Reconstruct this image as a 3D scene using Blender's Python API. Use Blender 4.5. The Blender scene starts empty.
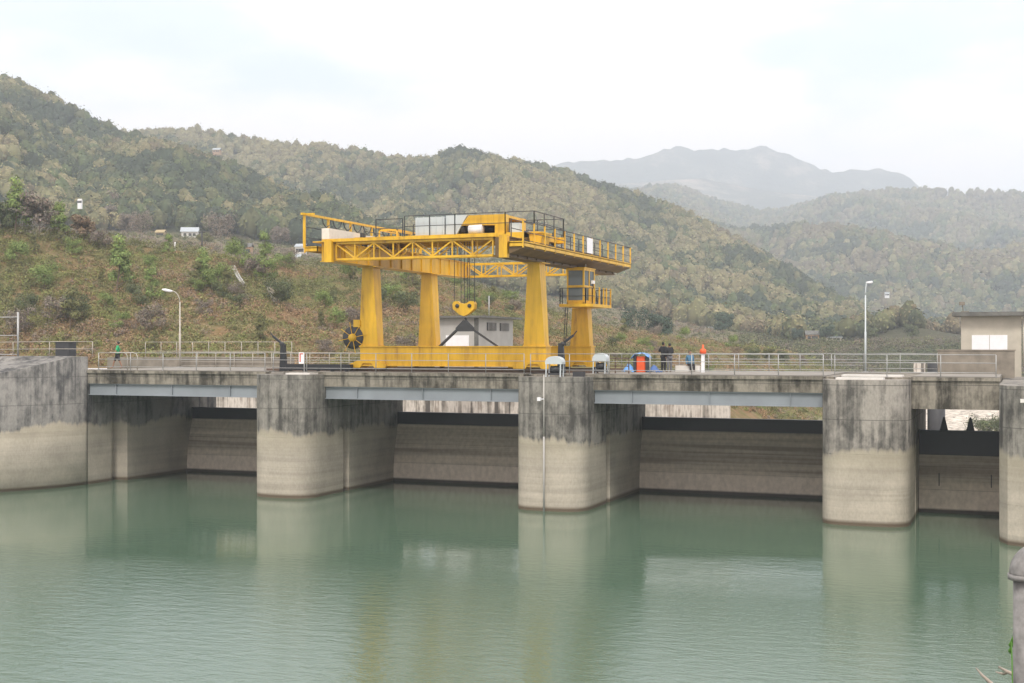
import bpy, bmesh, math, random
import numpy as np
from mathutils import Vector, Matrix
random.seed(7); RNG = np.random.default_rng(7)
S = bpy.context.scene
COL = S.collection
PI = math.pi
R = math.radians

# ------------------------------------------------------------------ camera
TH = R(21.4); CT, ST = math.cos(TH), math.sin(TH)
F = 1300.0; EYE = 9.2; HZ = 346.0
cd = bpy.data.cameras.new('camera'); cam = bpy.data.objects.new('camera', cd); COL.objects.link(cam)
cam.location = (0, 0, EYE); cam.rotation_euler = (R(90), 0, TH)
cd.sensor_width = 36; cd.lens = F/1024*36; cd.shift_y = (HZ-341.5)/1024
cd.clip_start = 0.1; cd.clip_end = 30000
S.camera = cam

# ------------------------------------------------------------------ light
SUN_EL, SUN_AZ = R(52), R(165)          # azimuth clockwise from +Y, the sun stands behind and to the right of the camera
w = bpy.data.worlds.new('World'); S.world = w; w.use_nodes = True
nt = w.node_tree; N = nt.nodes; L = nt.links; N.clear()
out = N.new('ShaderNodeOutputWorld'); mixs = N.new('ShaderNodeMixShader')
sky = N.new('ShaderNodeTexSky'); sky.sky_type = 'NISHITA'; sky.sun_disc = False
sky.sun_elevation = SUN_EL; sky.sun_rotation = SUN_AZ; sky.dust_density = 3.0; sky.air_density = 1.0
b1 = N.new('ShaderNodeBackground'); b1.inputs[1].default_value = 0.15; L.new(sky.outputs[0], b1.inputs[0])
b2 = N.new('ShaderNodeBackground'); b2.inputs[1].default_value = 1.0
tc = N.new('ShaderNodeTexCoord'); mp = N.new('ShaderNodeMapping'); mp.inputs['Scale'].default_value = (1.0, 1.0, 2.6); mp.inputs['Location'].default_value = (.55, .2, .35); mp.inputs['Rotation'].default_value = (0, 0, R(27))
L.new(tc.outputs['Generated'], mp.inputs[0])
n1 = N.new('ShaderNodeTexNoise'); n1.inputs['Scale'].default_value = 3.6; n1.inputs['Detail'].default_value = 7; n1.inputs['Roughness'].default_value = .52
L.new(mp.outputs[0], n1.inputs[0])
cr = N.new('ShaderNodeValToRGB'); cr.color_ramp.elements[0].position = .36; cr.color_ramp.elements[0].color = (.76, .83, .93, 1)
cr.color_ramp.elements[1].position = .52; cr.color_ramp.elements[1].color = (1.12, .985, .91, 1)
L.new(n1.outputs[0], cr.inputs[0]); L.new(cr.outputs[0], b2.inputs[0])
cr2 = N.new('ShaderNodeValToRGB'); cr2.color_ramp.elements[0].position = .30; cr2.color_ramp.elements[0].color = (.62,)*3+(1,)
cr2.color_ramp.elements[1].position = .47; cr2.color_ramp.elements[1].color = (.97,)*3+(1,)
L.new(n1.outputs[0], cr2.inputs[0])
L.new(cr2.outputs[0], mixs.inputs[0]); L.new(b1.outputs[0], mixs.inputs[1]); L.new(b2.outputs[0], mixs.inputs[2]); L.new(mixs.outputs[0], out.inputs[0])
sd = bpy.data.lights.new('sun', 'SUN'); sd.energy = 1.5; sd.angle = R(14); sd.color = (1, .95, .87)
sun = bpy.data.objects.new('sun', sd); COL.objects.link(sun)
sdir = Vector((math.sin(SUN_AZ)*math.cos(SUN_EL), math.cos(SUN_AZ)*math.cos(SUN_EL), math.sin(SUN_EL)))
sun.rotation_euler = sdir.to_track_quat('Z', 'Y').to_euler()
vs = S.view_settings; vs.view_transform = 'Standard'; vs.look = 'None'; vs.exposure = 0.70; vs.gamma = 1; vs.use_curve_mapping = False
S.render.engine = 'CYCLES'; cy = S.cycles
cy.max_bounces = 6; cy.diffuse_bounces = 3; cy.glossy_bounces = 3; cy.volume_bounces = 2; cy.transparent_max_bounces = 8
cy.use_denoising = True; cy.caustics_reflective = False; cy.caustics_refractive = False; cy.sample_clamp_indirect = 4

# ------------------------------------------------------------------ helpers
def W(xp, d, z=0.0):
    r = (xp-512)/F*d
    return Vector((r*CT - d*ST, r*ST + d*CT, z))
def ZY(y, d): return EYE-(y-HZ)*d/F
def tag(o, label=None, cat=None, group=None, kind=None):
    if label: o['label'] = label
    if cat: o['category'] = cat
    if group: o['group'] = group
    if kind: o['kind'] = kind
    return o
def empty(name, loc, label, cat, group=None, rz=0):
    o = bpy.data.objects.new(name, None); COL.objects.link(o); o.location = loc; o.rotation_euler = (0, 0, rz)
    o.empty_display_size = .2
    return tag(o, label, cat, group)

class MB:
    """collects shapes and links them as ONE mesh object"""
    def __init__(s): s.v = []; s.f = []; s.sm = []
    def add(s, vs, fs, smooth=False):
        b = len(s.v); s.v += [tuple(x) for x in vs]; s.f += [tuple(b+i for i in f) for f in fs]; s.sm += [smooth]*len(fs); return s
    def box(s, x0, x1, y0, y1, z0, z1, c=0.0):
        if c <= 0:
            v = [(x0,y0,z0),(x1,y0,z0),(x1,y1,z0),(x0,y1,z0),(x0,y0,z1),(x1,y0,z1),(x1,y1,z1),(x0,y1,z1)]
            return s.add(v, [(0,3,2,1),(4,5,6,7),(0,1,5,4),(1,2,6,5),(2,3,7,6),(3,0,4,7)])
        pts = [(x0+c,y0),(x1-c,y0),(x1,y0+c),(x1,y1-c),(x1-c,y1),(x0+c,y1),(x0,y1-c),(x0,y0+c)]
        return s.prism(pts, z0, z1)
    def prism(s, pts, z0, z1, ztop=None, smooth=False):
        n = len(pts)
        v = [(p[0],p[1],z0) for p in pts] + [(p[0],p[1],(ztop[i] if ztop else z1)) for i, p in enumerate(pts)]
        s.add(v, [tuple(range(n-1,-1,-1)), tuple(range(n,2*n))])
        b = len(s.v)-2*n
        for i in range(n):
            j = (i+1) % n
            s.f.append((b+i,b+j,b+n+j,b+n+i)); s.sm.append(smooth)
        return s
    def prism_y(s, pts, y0, y1):            # outline in x,z extruded along y
        n = len(pts); v = [(p[0],y0,p[1]) for p in pts]+[(p[0],y1,p[1]) for p in pts]
        return s.add(v, [tuple(range(n)), tuple(range(2*n-1,n-1,-1))]+[(i,n+i,n+(i+1)%n,(i+1)%n) for i in range(n)])
    def prism_x(s, pts, x0, x1):            # outline in y,z extruded along x
        n = len(pts); v = [(x0,p[0],p[1]) for p in pts]+[(x1,p[0],p[1]) for p in pts]
        return s.add(v, [tuple(range(n-1,-1,-1)), tuple(range(n,2*n))]+[(i,(i+1)%n,n+(i+1)%n,n+i) for i in range(n)])
    def tube(s, pts, r, n=8, cap=True):
        pts = [Vector(p) for p in pts]; rs = r if isinstance(r, (list, tuple)) else [r]*len(pts)
        rings = []; up = None
        for i, p in enumerate(pts):
            t = (pts[min(i+1,len(pts)-1)]-pts[max(i-1,0)]).normalized()
            if up is None: up = Vector((0,0,1)) if abs(t.z) < .9 else Vector((1,0,0))
            a = t.cross(up).normalized(); b = a.cross(t).normalized(); up = b
            rings.append([p+rs[i]*(math.cos(2*PI*k/n)*a+math.sin(2*PI*k/n)*b) for k in range(n)])
        v = [q for ring in rings for q in ring]; f = []
        for i in range(len(pts)-1):
            for k in range(n): f.append((i*n+k, i*n+(k+1)%n, (i+1)*n+(k+1)%n, (i+1)*n+k))
        s.add(v, f, n > 5)
        if cap:
            b = len(s.v)-len(v)
            s.f += [tuple(b+k for k in range(n)), tuple(b+len(v)-1-k for k in range(n))]; s.sm += [False, False]
        return s
    def bar(s, p, q, wd, h=None):
        p, q = Vector(p), Vector(q); h = h or wd; t = (q-p).normalized()
        up = Vector((0,0,1)) if abs(t.z) < .95 else Vector((0,1,0))
        a = t.cross(up).normalized()*wd/2; b = a.normalized().cross(t)*h/2
        v = [p-a-b,p+a-b,p+a+b,p-a+b,q-a-b,q+a-b,q+a+b,q-a+b]
        return s.add(v, [(0,3,2,1),(4,5,6,7),(0,1,5,4),(1,2,6,5),(2,3,7,6),(3,0,4,7)])
    def lathe(s, prof, c, axis='z', n=20):
        v = []; f = []; m = len(prof)
        for k in range(n):
            a = 2*PI*k/n
            for r_, h in prof:
                x, y = r_*math.cos(a), r_*math.sin(a)
                p = {'z':(x,y,h),'y':(x,h,y),'x':(h,x,y)}[axis]
                v.append((c[0]+p[0],c[1]+p[1],c[2]+p[2]))
        for k in range(n):
            for j in range(m-1): f.append((k*m+j,((k+1)%n)*m+j,((k+1)%n)*m+j+1,k*m+j+1))
        return s.add(v, f, True)
    def build(s, name, mat, parent=None, bevel=0):
        me = bpy.data.meshes.new(name); me.from_pydata(s.v, [], s.f)
        me.polygons.foreach_set('use_smooth', s.sm)
        bm = bmesh.new(); bm.from_mesh(me); bmesh.ops.recalc_face_normals(bm, faces=bm.faces)
        bm.to_mesh(me); bm.free()
        me.materials.append(mat)
        o = bpy.data.objects.new(name, me); COL.objects.link(o)
        if parent:
            o.parent = parent; o.matrix_parent_inverse = Matrix()
            M = PARENT_INV.get(parent.name)
            if M is None: M = parent.matrix_basis.inverted()
            for_par = M
            me.transform(for_par)
        if bevel:
            m = o.modifiers.new('bevel', 'BEVEL'); m.width = bevel; m.segments = 1; m.limit_method = 'ANGLE'; m.angle_limit = R(50)
        return o
PARENT_INV = {}
def wm(o):                                   # world matrix without a depsgraph
    m = o.matrix_basis.copy(); p = o.parent
    while p: m = p.matrix_basis @ m; p = p.parent
    return m
_b = MB.build
def _build(s, name, mat, parent=None, bevel=0):
    if parent is not None: PARENT_INV[parent.name] = wm(parent).inverted()
    return _b(s, name, mat, parent, bevel)
MB.build = _build

def copy_tree(o, parent=None):
    c = o.copy(); COL.objects.link(c); c.parent = parent
    for ch in list(o.children): copy_tree(ch, c)
    return c

# ------------------------------------------------------------------ materials
def new_mat(name, col=(.5,.5,.5), rough=.7, metal=0, spec=.5):
    m = bpy.data.materials.new(name); m.use_nodes = True; b = m.node_tree.nodes['Principled BSDF']
    b.inputs['Base Color'].default_value = (*col, 1); b.inputs['Roughness'].default_value = rough
    b.inputs['Metallic'].default_value = metal; b.inputs['Specular IOR Level'].default_value = spec
    return m, m.node_tree.nodes, m.node_tree.links, b
def pos_noise(Nn, Ll, scale, detail=4, rough=.55, s=1.0, src='Position'):
    g = Nn.new('ShaderNodeNewGeometry') if src == 'Position' else Nn.new('ShaderNodeTexCoord')
    mp = Nn.new('ShaderNodeMapping'); mp.inputs['Scale'].default_value = scale
    Ll.new(g.outputs['Position' if src == 'Position' else 'Object'], mp.inputs[0])
    n = Nn.new('ShaderNodeTexNoise'); n.inputs['Scale'].default_value = s; n.inputs['Detail'].default_value = detail; n.inputs['Roughness'].default_value = rough
    Ll.new(mp.outputs[0], n.inputs[0]); return n.outputs[0]
def ramp(Nn, Ll, src, stops):
    r = Nn.new('ShaderNodeValToRGB'); e = r.color_ramp.elements
    while len(e) < len(stops): e.new(.5)
    for i, (p, c) in enumerate(stops):
        e[i].position = p; e[i].color = (*c, 1) if isinstance(c, tuple) else (c, c, c, 1)
    Ll.new(src, r.inputs[0]); return r.outputs[0]
def mix(Nn, Ll, f, a, b, mode='MIX'):
    m = Nn.new('ShaderNodeMix'); m.data_type = 'RGBA'; m.blend_type = mode
    for idx, x in ((0, f), (6, a), (7, b)):
        if isinstance(x, (int, float)) : m.inputs[idx].default_value = x if idx == 0 else (x, x, x, 1)
        elif isinstance(x, tuple): m.inputs[idx].default_value = (*x, 1)
        else: Ll.new(x, m.inputs[idx])
    return m.outputs[2]
def math_(Nn, Ll, op, a, b=0.0, clamp=False):
    m = Nn.new('ShaderNodeMath'); m.operation = op; m.use_clamp = clamp
    for i, x in enumerate((a, b)):
        if isinstance(x, (int, float)): m.inputs[i].default_value = x
        else: Ll.new(x, m.inputs[i])
    return m.outputs[0]
def bump(Nn, Ll, b, h, dist=.02, strength=.6):
    bp = Nn.new('ShaderNodeBump'); bp.inputs['Distance'].default_value = dist; bp.inputs['Strength'].default_value = strength
    Ll.new(h, bp.inputs['Height']); Ll.new(bp.outputs[0], b.inputs['Normal'])
def simple(name, col, rough=.6, metal=0, var=.12, s=3.0):
    m, n, l, b = new_mat(name, col, rough, metal)
    f = pos_noise(n, l, (s,s,s), 4)
    l.new(mix(n, l, 1.0, ramp(n, l, f, [(.3, 1-var), (.7, 1+var)]), col, 'MULTIPLY'), b.inputs['Base Color'])
    return m

def barrage_concrete(name, hw=3.95, dark=(.13,.125,.115), light=(.36,.335,.30), silt=(.45,.405,.335), damp=False):
    """weathered concrete: black algae streaks above the high-water mark, silt film below it"""
    m, n, l, b = new_mat(name, rough=.88, spec=.3)
    g = n.new('ShaderNodeNewGeometry'); sp = n.new('ShaderNodeSeparateXYZ'); l.new(g.outputs['Position'], sp.inputs[0]); z = sp.outputs[2]
    streak = pos_noise(n, l, (2.6, 2.6, .16), 5, .62)
    blot = pos_noise(n, l, (.5, .5, .35), 6, .6)
    fine = pos_noise(n, l, (9, 9, 5), 5, .65)
    mott = pos_noise(n, l, (1.6,1.6,1.1), 6, .7)
    s2 = math_(n, l, 'ADD', math_(n, l, 'ADD', math_(n, l, 'MULTIPLY', streak, .36), math_(n, l, 'MULTIPLY', blot, .32)), math_(n, l, 'MULTIPLY', mott, .32))
    up = ramp(n, l, s2, [(.425, dark), (.49, tuple(.5*a+.5*c for a, c in zip(dark, light))), (.55, light)])
    up = mix(n, l, 1.0, up, ramp(n, l, fine, [(.3, .82), (.7, 1.12)]), 'MULTIPLY')
    # pour joints every 1.75 m above the mark
    fr = math_(n, l, 'FRACT', math_(n, l, 'DIVIDE', math_(n, l, 'SUBTRACT', z, .05), 1.78))
    jn = math_(n, l, 'LESS_THAN', fr, .022)
    up = mix(n, l, math_(n, l, 'MULTIPLY', jn, .6), up, (.07,.068,.062))
    # silt bands
    band = pos_noise(n, l, (.05, .05, 2.6), 5, .6)
    lo = ramp(n, l, band, [(.30, tuple(x*.78 for x in silt)), (.45, tuple(x*.92 for x in silt)), (.55, silt), (.66, tuple(min(1, x*1.06) for x in silt))])
    lo = mix(n, l, 1.0, lo, ramp(n, l, blot, [(.3, .78), (.7, 1.12)]), 'MULTIPLY')
    lo = mix(n, l, 1.0, lo, ramp(n, l, fine, [(.3, .88), (.7, 1.08)]), 'MULTIPLY')
    low = pos_noise(n, l, (.22,.22,.1), 3, .6)
    drip = pos_noise(n, l, (3.2, 3.2, .25), 4, .6)
    edge = math_(n, l, 'ADD', math_(n, l, 'SUBTRACT', z, hw), math_(n, l, 'ADD', math_(n, l, 'MULTIPLY', math_(n, l, 'SUBTRACT', drip, .5), .8), math_(n, l, 'MULTIPLY', math_(n, l, 'SUBTRACT', low, .5), 2.2)))
    k = n.new('ShaderNodeMapRange'); k.inputs['From Min'].default_value = -.16; k.inputs['From Max'].default_value = .10; l.new(edge, k.inputs['Value'])
    c = mix(n, l, k.outputs[0], lo, up)
    # olive film just below the mark
    k2 = n.new('ShaderNodeMapRange'); k2.inputs['From Min'].default_value = -1.5; k2.inputs['From Max'].default_value = -.2
    l.new(math_(n, l, 'SUBTRACT', z, hw), k2.inputs['Value'])
    c = mix(n, l, math_(n, l, 'MULTIPLY', math_(n, l, 'MULTIPLY', k2.outputs[0], math_(n, l, 'SUBTRACT', 1.0, k.outputs[0])), .45), c, (.33,.295,.21))
    wet = n.new('ShaderNodeMapRange'); wet.inputs['From Min'].default_value = .30; wet.inputs['From Max'].default_value = .14; l.new(z, wet.inputs['Value'])
    c = mix(n, l, wet.outputs[0], c, (.13,.10,.07))
    l.new(c, b.inputs['Base Color']); bump(n, l, b, math_(n, l, 'ADD', fine, math_(n, l, 'MULTIPLY', jn, -1.0)), .03, .6)
    return m
M_pier = barrage_concrete('pier_concrete', 3.95, (.075,.072,.065), (.28,.265,.235))
M_pier_b = barrage_concrete('pier_concrete_pale', 3.75, (.09,.086,.078), (.34,.315,.28))
M_abut = barrage_concrete('abutment_concrete', 4.1, (.058,.058,.058), (.225,.217,.20))
M_slabc = barrage_concrete('deck_concrete', -9, (.055,.05,.04), (.28,.255,.21))

def streak_concrete():
    m, n, l, b = new_mat('streaked_concrete', rough=.9)
    s1 = pos_noise(n, l, (2.2, 2.2, .1), 4, .6); s2 = pos_noise(n, l, (1.1, 1.1, .9), 5, .6)
    f = math_(n, l, 'ADD', math_(n, l, 'MULTIPLY', s1, .7), math_(n, l, 'MULTIPLY', s2, .3))
    l.new(ramp(n, l, f, [(.38, (.10,.09,.08)), (.45, (.33,.30,.26)), (.52, (.62,.58,.52)), (.60, (.30,.26,.22))]), b.inputs['Base Color'])
    return m
M_streak = streak_concrete()

def gate_mat():
    m, n, l, b = new_mat('silted_steel', rough=.7)
    g = n.new('ShaderNodeNewGeometry'); sp = n.new('ShaderNodeSeparateXYZ'); l.new(g.outputs['Position'], sp.inputs[0]); z = sp.outputs[2]
    band = pos_noise(n, l, (.03, .03, 1.6), 4, .6); fine = pos_noise(n, l, (4, 4, 3), 5)
    c = ramp(n, l, band, [(.35, (.25,.21,.165)), (.46, (.42,.365,.29)), (.6, (.55,.475,.385))])
    k = n.new('ShaderNodeMapRange'); k.inputs['From Min'].default_value = 1.15; k.inputs['From Max'].default_value = 1.4; l.new(z, k.inputs['Value'])
    c = mix(n, l, k.outputs[0], (.62,.54,.45), c)
    seam = math_(n, l, 'LESS_THAN', math_(n, l, 'FRACT', math_(n, l, 'DIVIDE', z, 1.27)), .02)
    c = mix(n, l, math_(n, l, 'MULTIPLY', seam, .5), c, (.1,.08,.06))
    wet = n.new('ShaderNodeMapRange'); wet.inputs['From Min'].default_value = .28; wet.inputs['From Max'].default_value = .16; l.new(z, wet.inputs['Value'])
    c = mix(n, l, wet.outputs[0], c, (.05,.04,.03))
    c = mix(n, l, 1.0, c, ramp(n, l, fine, [(.3, .82), (.7, 1.12)]), 'MULTIPLY')
    l.new(c, b.inputs['Base Color']); return m
M_gate = gate_mat()
M_black = simple('black_steel', (.012,.013,.016), .5)
M_dark = simple('dark_iron', (.035,.036,.04), .55)
M_grey = simple('galvanised_pipe', (.38,.385,.38), .5, .3)
M_rail_old = simple('weathered_pipe', (.42,.39,.34), .7, .1)
M_girder = simple('blue_grey_paint', (.235,.262,.285), .45, 0, .10, .8)
M_white = simple('white_paint', (.80,.80,.82), .5, 0, .04)
M_white2 = simple('dusty_white', (.66,.64,.60), .6, 0, .08)
M_pgrey = simple('pale_grey_cover', (.50,.55,.57), .5, 0, .06, .8)
M_orange = simple('orange_plastic', (.75,.10,.02), .5)
M_blue = simple('blue_sheet', (.14,.33,.68), .55)
M_glass, _n, _l, _b2 = new_mat('cab_glass', (.10,.12,.12), .08)
M_rust = simple('rusty_rail', (.11,.07,.05), .7)
M_pave = simple('deck_pavement', (.23,.215,.19), .9, 0, .18, 1.2)
M_cream = simple('cream_plaster', (.45,.415,.345), .85, 0, .10, 1.5)
M_hutg = simple('grey_plaster', (.40,.39,.37), .85, 0, .10, 1.0)
M_roof = simple('stained_roof', (.13,.13,.12), .9, 0, .3, 2)
M_brownc = simple('brown_concrete', (.215,.19,.155), .9, 0, .25, 1.5)
def yellow_paint():
    m, n, l, b = new_mat('crane_yellow', rough=.42)
    s = pos_noise(n, l, (2.4, 2.4, .3), 5, .65); g = pos_noise(n, l, (.6,.6,.6), 3)
    c = ramp(n, l, s, [(.27, (.26,.12,.025)), (.37, (.56,.31,.010)), (.50, (.69,.395,.010)), (.66, (.75,.44,.014))])
    c = mix(n, l, 1.0, c, ramp(n, l, g, [(.3, .88), (.7, 1.08)]), 'MULTIPLY')
    l.new(c, b.inputs['Base Color']); return m
M_yel = yellow_paint()
M_yel_shade = simple('shaded_yellow', (.115,.070,.025), .6, 0, .35, 1.2)  # crane yellow darkened: shade under the walkway, with staining, put into the colour
def tint_mat(name, rough=.85, trans=.0):
    m, n, l, b = new_mat(name, rough=rough, spec=.2)
    a = n.new('ShaderNodeAttribute'); a.attribute_name = 'tint'
    l.new(a.outputs['Color'], b.inputs['Base Color']); return m
M_leaf = tint_mat('foliage')
M_bark = simple('bark', (.16,.12,.09), .9, 0, .2)
M_bark_pale = simple('pale_bark', (.33,.28,.23), .9, 0, .15)

# ------------------------------------------------------------------ terrain (one lofted sheet per band, all real distances)
def K(lst):
    lst = sorted(lst); xs = [a[0] for a in lst]
    return (lambda x: np.interp(x, xs, [a[1] for a in lst])), (lambda x: np.interp(x, xs, [a[2] for a in lst]))
def fbm(x, y, seed, octs=5, base=1.0):
    """cheap value noise"""
    r = np.zeros_like(x, dtype=float); amp = 1; tot = 0
    for o in range(octs):
        f = base*2**o; xx = x*f+seed*17.3+o*5.1; yy = y*f+seed*9.7+o*3.3
        xi = np.floor(xx).astype(np.int64); yi = np.floor(yy).astype(np.int64); xf = xx-xi; yf = yy-yi
        def h(a, b_):
            q = (a*374761393+b_*668265263+seed*1442695) & 0xffffffff
            q = ((q ^ (q >> 13))*1274126177) & 0xffffffff
            return ((q ^ (q >> 16)) & 0xffff)/65535.0
        u = xf*xf*(3-2*xf); v = yf*yf*(3-2*yf)
        r += amp*((h(xi,yi)*(1-u)+h(xi+1,yi)*u)*(1-v)+(h(xi,yi+1)*(1-u)+h(xi+1,yi+1)*u)*v); tot += amp; amp *= .5
    return r/tot
XS = np.arange(-560, 1620, 6.0)
rel = (XS-512)/F
VW = 92.3
keys = []
def key_zd(z, d): keys.append((np.asarray(z, float)+0*XS, np.asarray(d, float)+0*XS))
def key_yd(lst, dy=0):
    fy, fd = K(lst); y = fy(XS)+dy; d = fd(XS); keys.append((EYE-(y-HZ)*d/F, d))
dwall = VW/(CT+ST*rel)
zb0 = np.interp(XS, [722, 732], [7.25, -2.2])
key_zd(zb0, dwall)                                                              # 0
zb1 = np.interp(XS, [640, 725, 860], [7.3, 3.5, -2.2]); key_zd(zb1, np.maximum(dwall+8, np.interp(XS, [0,500,700,860], [112,114,122,140])))      # 1
key_yd([(-560,200,150),(0,230,150),(60,237,152),(120,244,155),(160,249,158),(200,253,160),(240,263,160),(300,265,175),(400,268,180),(470,284,185),(530,306,190),(600,327,195),(650,337,200),(700,342,205),(760,350,210),(800,358,215),(850,374,225),(880,396,235),(940,404,250),(1024,398,250),(1620,390,250)])   # 2 crest
z2, d2 = keys[-1]
key_zd(np.where(XS < 760, z2-1.2, np.interp(XS, [760,840], [5,-1.0])), d2+np.interp(XS,[760,850],[28,48]))       # 3 dip
key_yd([(-560,205,380),(0,226,390),(100,231,400),(200,234,420),(300,247,420),(400,262,430),(500,290,450),(600,305,450),(700,326,440),(760,336,400),(800,341,335),(870,342,325),(1024,343,325),(1620,343,325)])   # 4 forest foot
key_yd([(-560,-20,650),(-200,20,650),(0,79,650),(40,92,648),(100,124,642),(125,134,640),(170,150,620),(230,168,600),(290,195,560),(340,222,530),(400,248,520),(500,268,520),(600,288,520),(700,312,500),(760,325,480),(800,334,440),(1024,339,440),(1620,339,440)], 11)  # 5 ridge B
z5, d5 = keys[-1]
fy, fd = K([(400,226,640),(500,240,640),(600,262,640),(700,290,620),(800,322,560),(1024,337,560)])
zc = EYE-(fy(XS)-HZ)*fd(XS)/F; t = np.clip((XS-300)/100, 0, 1)
key_zd((z5-26)*(1-t)+zc*t, (d5+110)*(1-t)+fd(XS)*t)                               # 6
key_yd([(-560,60,1000),(0,112,1000),(120,134,1000),(165,129,990),(200,130,980),(240,138,970),(270,145,960),(330,147,940),(380,155,930),(430,160,920),(460,153,900),(500,160,890),(530,165,880),(560,172,870),(600,183,850),(650,201,830),(700,221,800),(740,242,780),(770,265,760),(800,286,730),(830,302,700),(870,320,680),(910,332,660),(1024,338,660),(1620,338,660)], 9)   # 7 ridge C
z7, d7 = keys[-1]
key_zd(np.maximum(z7-45, 10+.0*XS), d7+260)                                       # 8
key_yd([(-560,190,1400),(500,200,1500),(650,222,1500),(740,236,1400),(800,232,1300),(860,236,1250),(920,252,1200),(980,262,1180),(1024,252,1200),(1620,236,1300)])  # 9 spur D
z9, d9 = keys[-1]
key_zd(z9-14, d9+220)                                                              # 10
key_yd([(-560,170,2500),(600,188,2500),(680,188,2500),(720,199,2450),(760,208,2400),(785,207,2400),(800,202,2300),(830,195,2200),(870,190,2100),(900,188,2100),(960,189,2000),(1024,191,2000),(1150,182,2000),(1620,170,2100)], 7)  # 11 ridge D
z11, d11 = keys[-1]
key_zd(z11-60, d11+350)                                                            # 12
key_yd([(-560,175,3600),(560,180,3600),(620,184,3600),(700,178,3600),(760,190,3600),(820,197,3600),(1620,200,3600)])  # 13 front range
key_zd(80, 3900)                                                                  # 14
key_yd([(-560,170,4200),(540,170,4200),(575,162,4200),(610,157,4200),(640,158,4200),(660,151,4200),(678,145,4200),(695,153,4200),(712,146,4200),(735,150,4200),(765,146,4200),(790,158,4200),(820,169,4200),(850,173,4200),(880,171,4200),(905,176,4200),(930,190,4200),(1000,196,4200),(1620,190,4200)])   # 15
keys[-1] = (keys[-1][0]+42*(fbm(XS/14.0, XS*0+3.3, 77, 4)-.5), keys[-1][1])
key_zd(0, 4900)
KZ = np.array([k[0] for k in keys]); KD = np.array([k[1] for k in keys])

def smooth_interp(k, t): return k, t
AMP = {0:.0,1:1.1,2:.6,3:1.5,4:9,5:6,6:16,7:6,8:14,9:8,10:34,11:10,12:30,13:25,14:110,15:0}
AMP[14] = 75
WL = {0:9,1:9,2:14,3:40,4:70,5:70,6:120,7:120,8:170,9:170,10:260,11:300,12:600,13:600,14:900,15:900}
def surf(k0, xi, t):
    """height and distance at column position xi (float index) and t in 0..1 between key k0 and k0+1"""
    i = np.clip(np.floor(xi).astype(int), 0, len(XS)-2); f = xi-i
    za = KZ[k0][i]*(1-f)+KZ[k0][i+1]*f; zb = KZ[k0+1][i]*(1-f)+KZ[k0+1][i+1]*f
    da = KD[k0][i]*(1-f)+KD[k0][i+1]*f; db = KD[k0+1][i]*(1-f)+KD[k0+1][i+1]*f
    x = XS[i]*(1-f)+XS[i+1]*f
    d = da+(db-da)*t; r = (x-512)/F*d
    z = za+(zb-za)*t
    wl = WL[k0]
    n = fbm(r/wl, d/wl*.8, 3+k0, 5)-.5
    if k0 in (4, 6, 8, 10, 12, 14):          # spurs and gullies running down the slopes
        rr = r/(wl*1.1)+.35*np.sin(d/wl)+1.3*fbm(r/wl/2, d/wl/2, 31+k0, 2)
        n = n*.9+.55*(np.abs((rr % 1)*2-1)-.5)
    z = z+2*AMP[k0]*n*np.sin(PI*np.clip(t,0,1))**.8
    return r*CT-d*ST, r*ST+d*CT, z, d
def sheet(name, k0s, nt_, mat, xstep=1, skirt=False):
    rows = []
    for q, k0 in enumerate(k0s):
        for t in np.linspace(0, 1, nt_[q]+1)[(1 if q else 0):]:
            xi = np.arange(0, len(XS)-1, xstep, dtype=float)
            X, Y, Z, D = surf(k0, xi, np.full_like(xi, t)); rows.append(np.stack([X,Y,Z],1))
    A = np.array(rows); nr, nc = A.shape[:2]
    v = A.reshape(-1,3); idx = np.arange(nr*nc).reshape(nr,nc)
    f = np.stack([idx[:-1,:-1],idx[:-1,1:],idx[1:,1:],idx[1:,:-1]],-1).reshape(-1,4)
    o = np_mesh(name, v, f, mat, smooth=True); tag(o, kind='structure'); return o
def np_mesh(name, v, f, mat, tint=None, smooth=False):
    me = bpy.data.meshes.new(name); v = np.ascontiguousarray(v, np.float32); f = np.ascontiguousarray(f, np.int32)
    me.vertices.add(len(v)); me.vertices.foreach_set('co', v.ravel())
    me.loops.add(f.size); me.loops.foreach_set('vertex_index', f.ravel())
    me.polygons.add(len(f)); me.polygons.foreach_set('loop_start', np.arange(len(f), dtype=np.int32)*f.shape[1])
    if smooth: me.polygons.foreach_set('use_smooth', np.ones(len(f), bool))
    me.update(calc_edges=True)
    if tint is not None:
        a = me.attributes.new('tint', 'FLOAT_COLOR', 'POINT')
        c = np.ones((len(v),4), np.float32); c[:,:3] = tint; a.data.foreach_set('color', c.ravel())
    me.materials.append(mat)
    o = bpy.data.objects.new(name, me); COL.objects.link(o); return o

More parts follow.
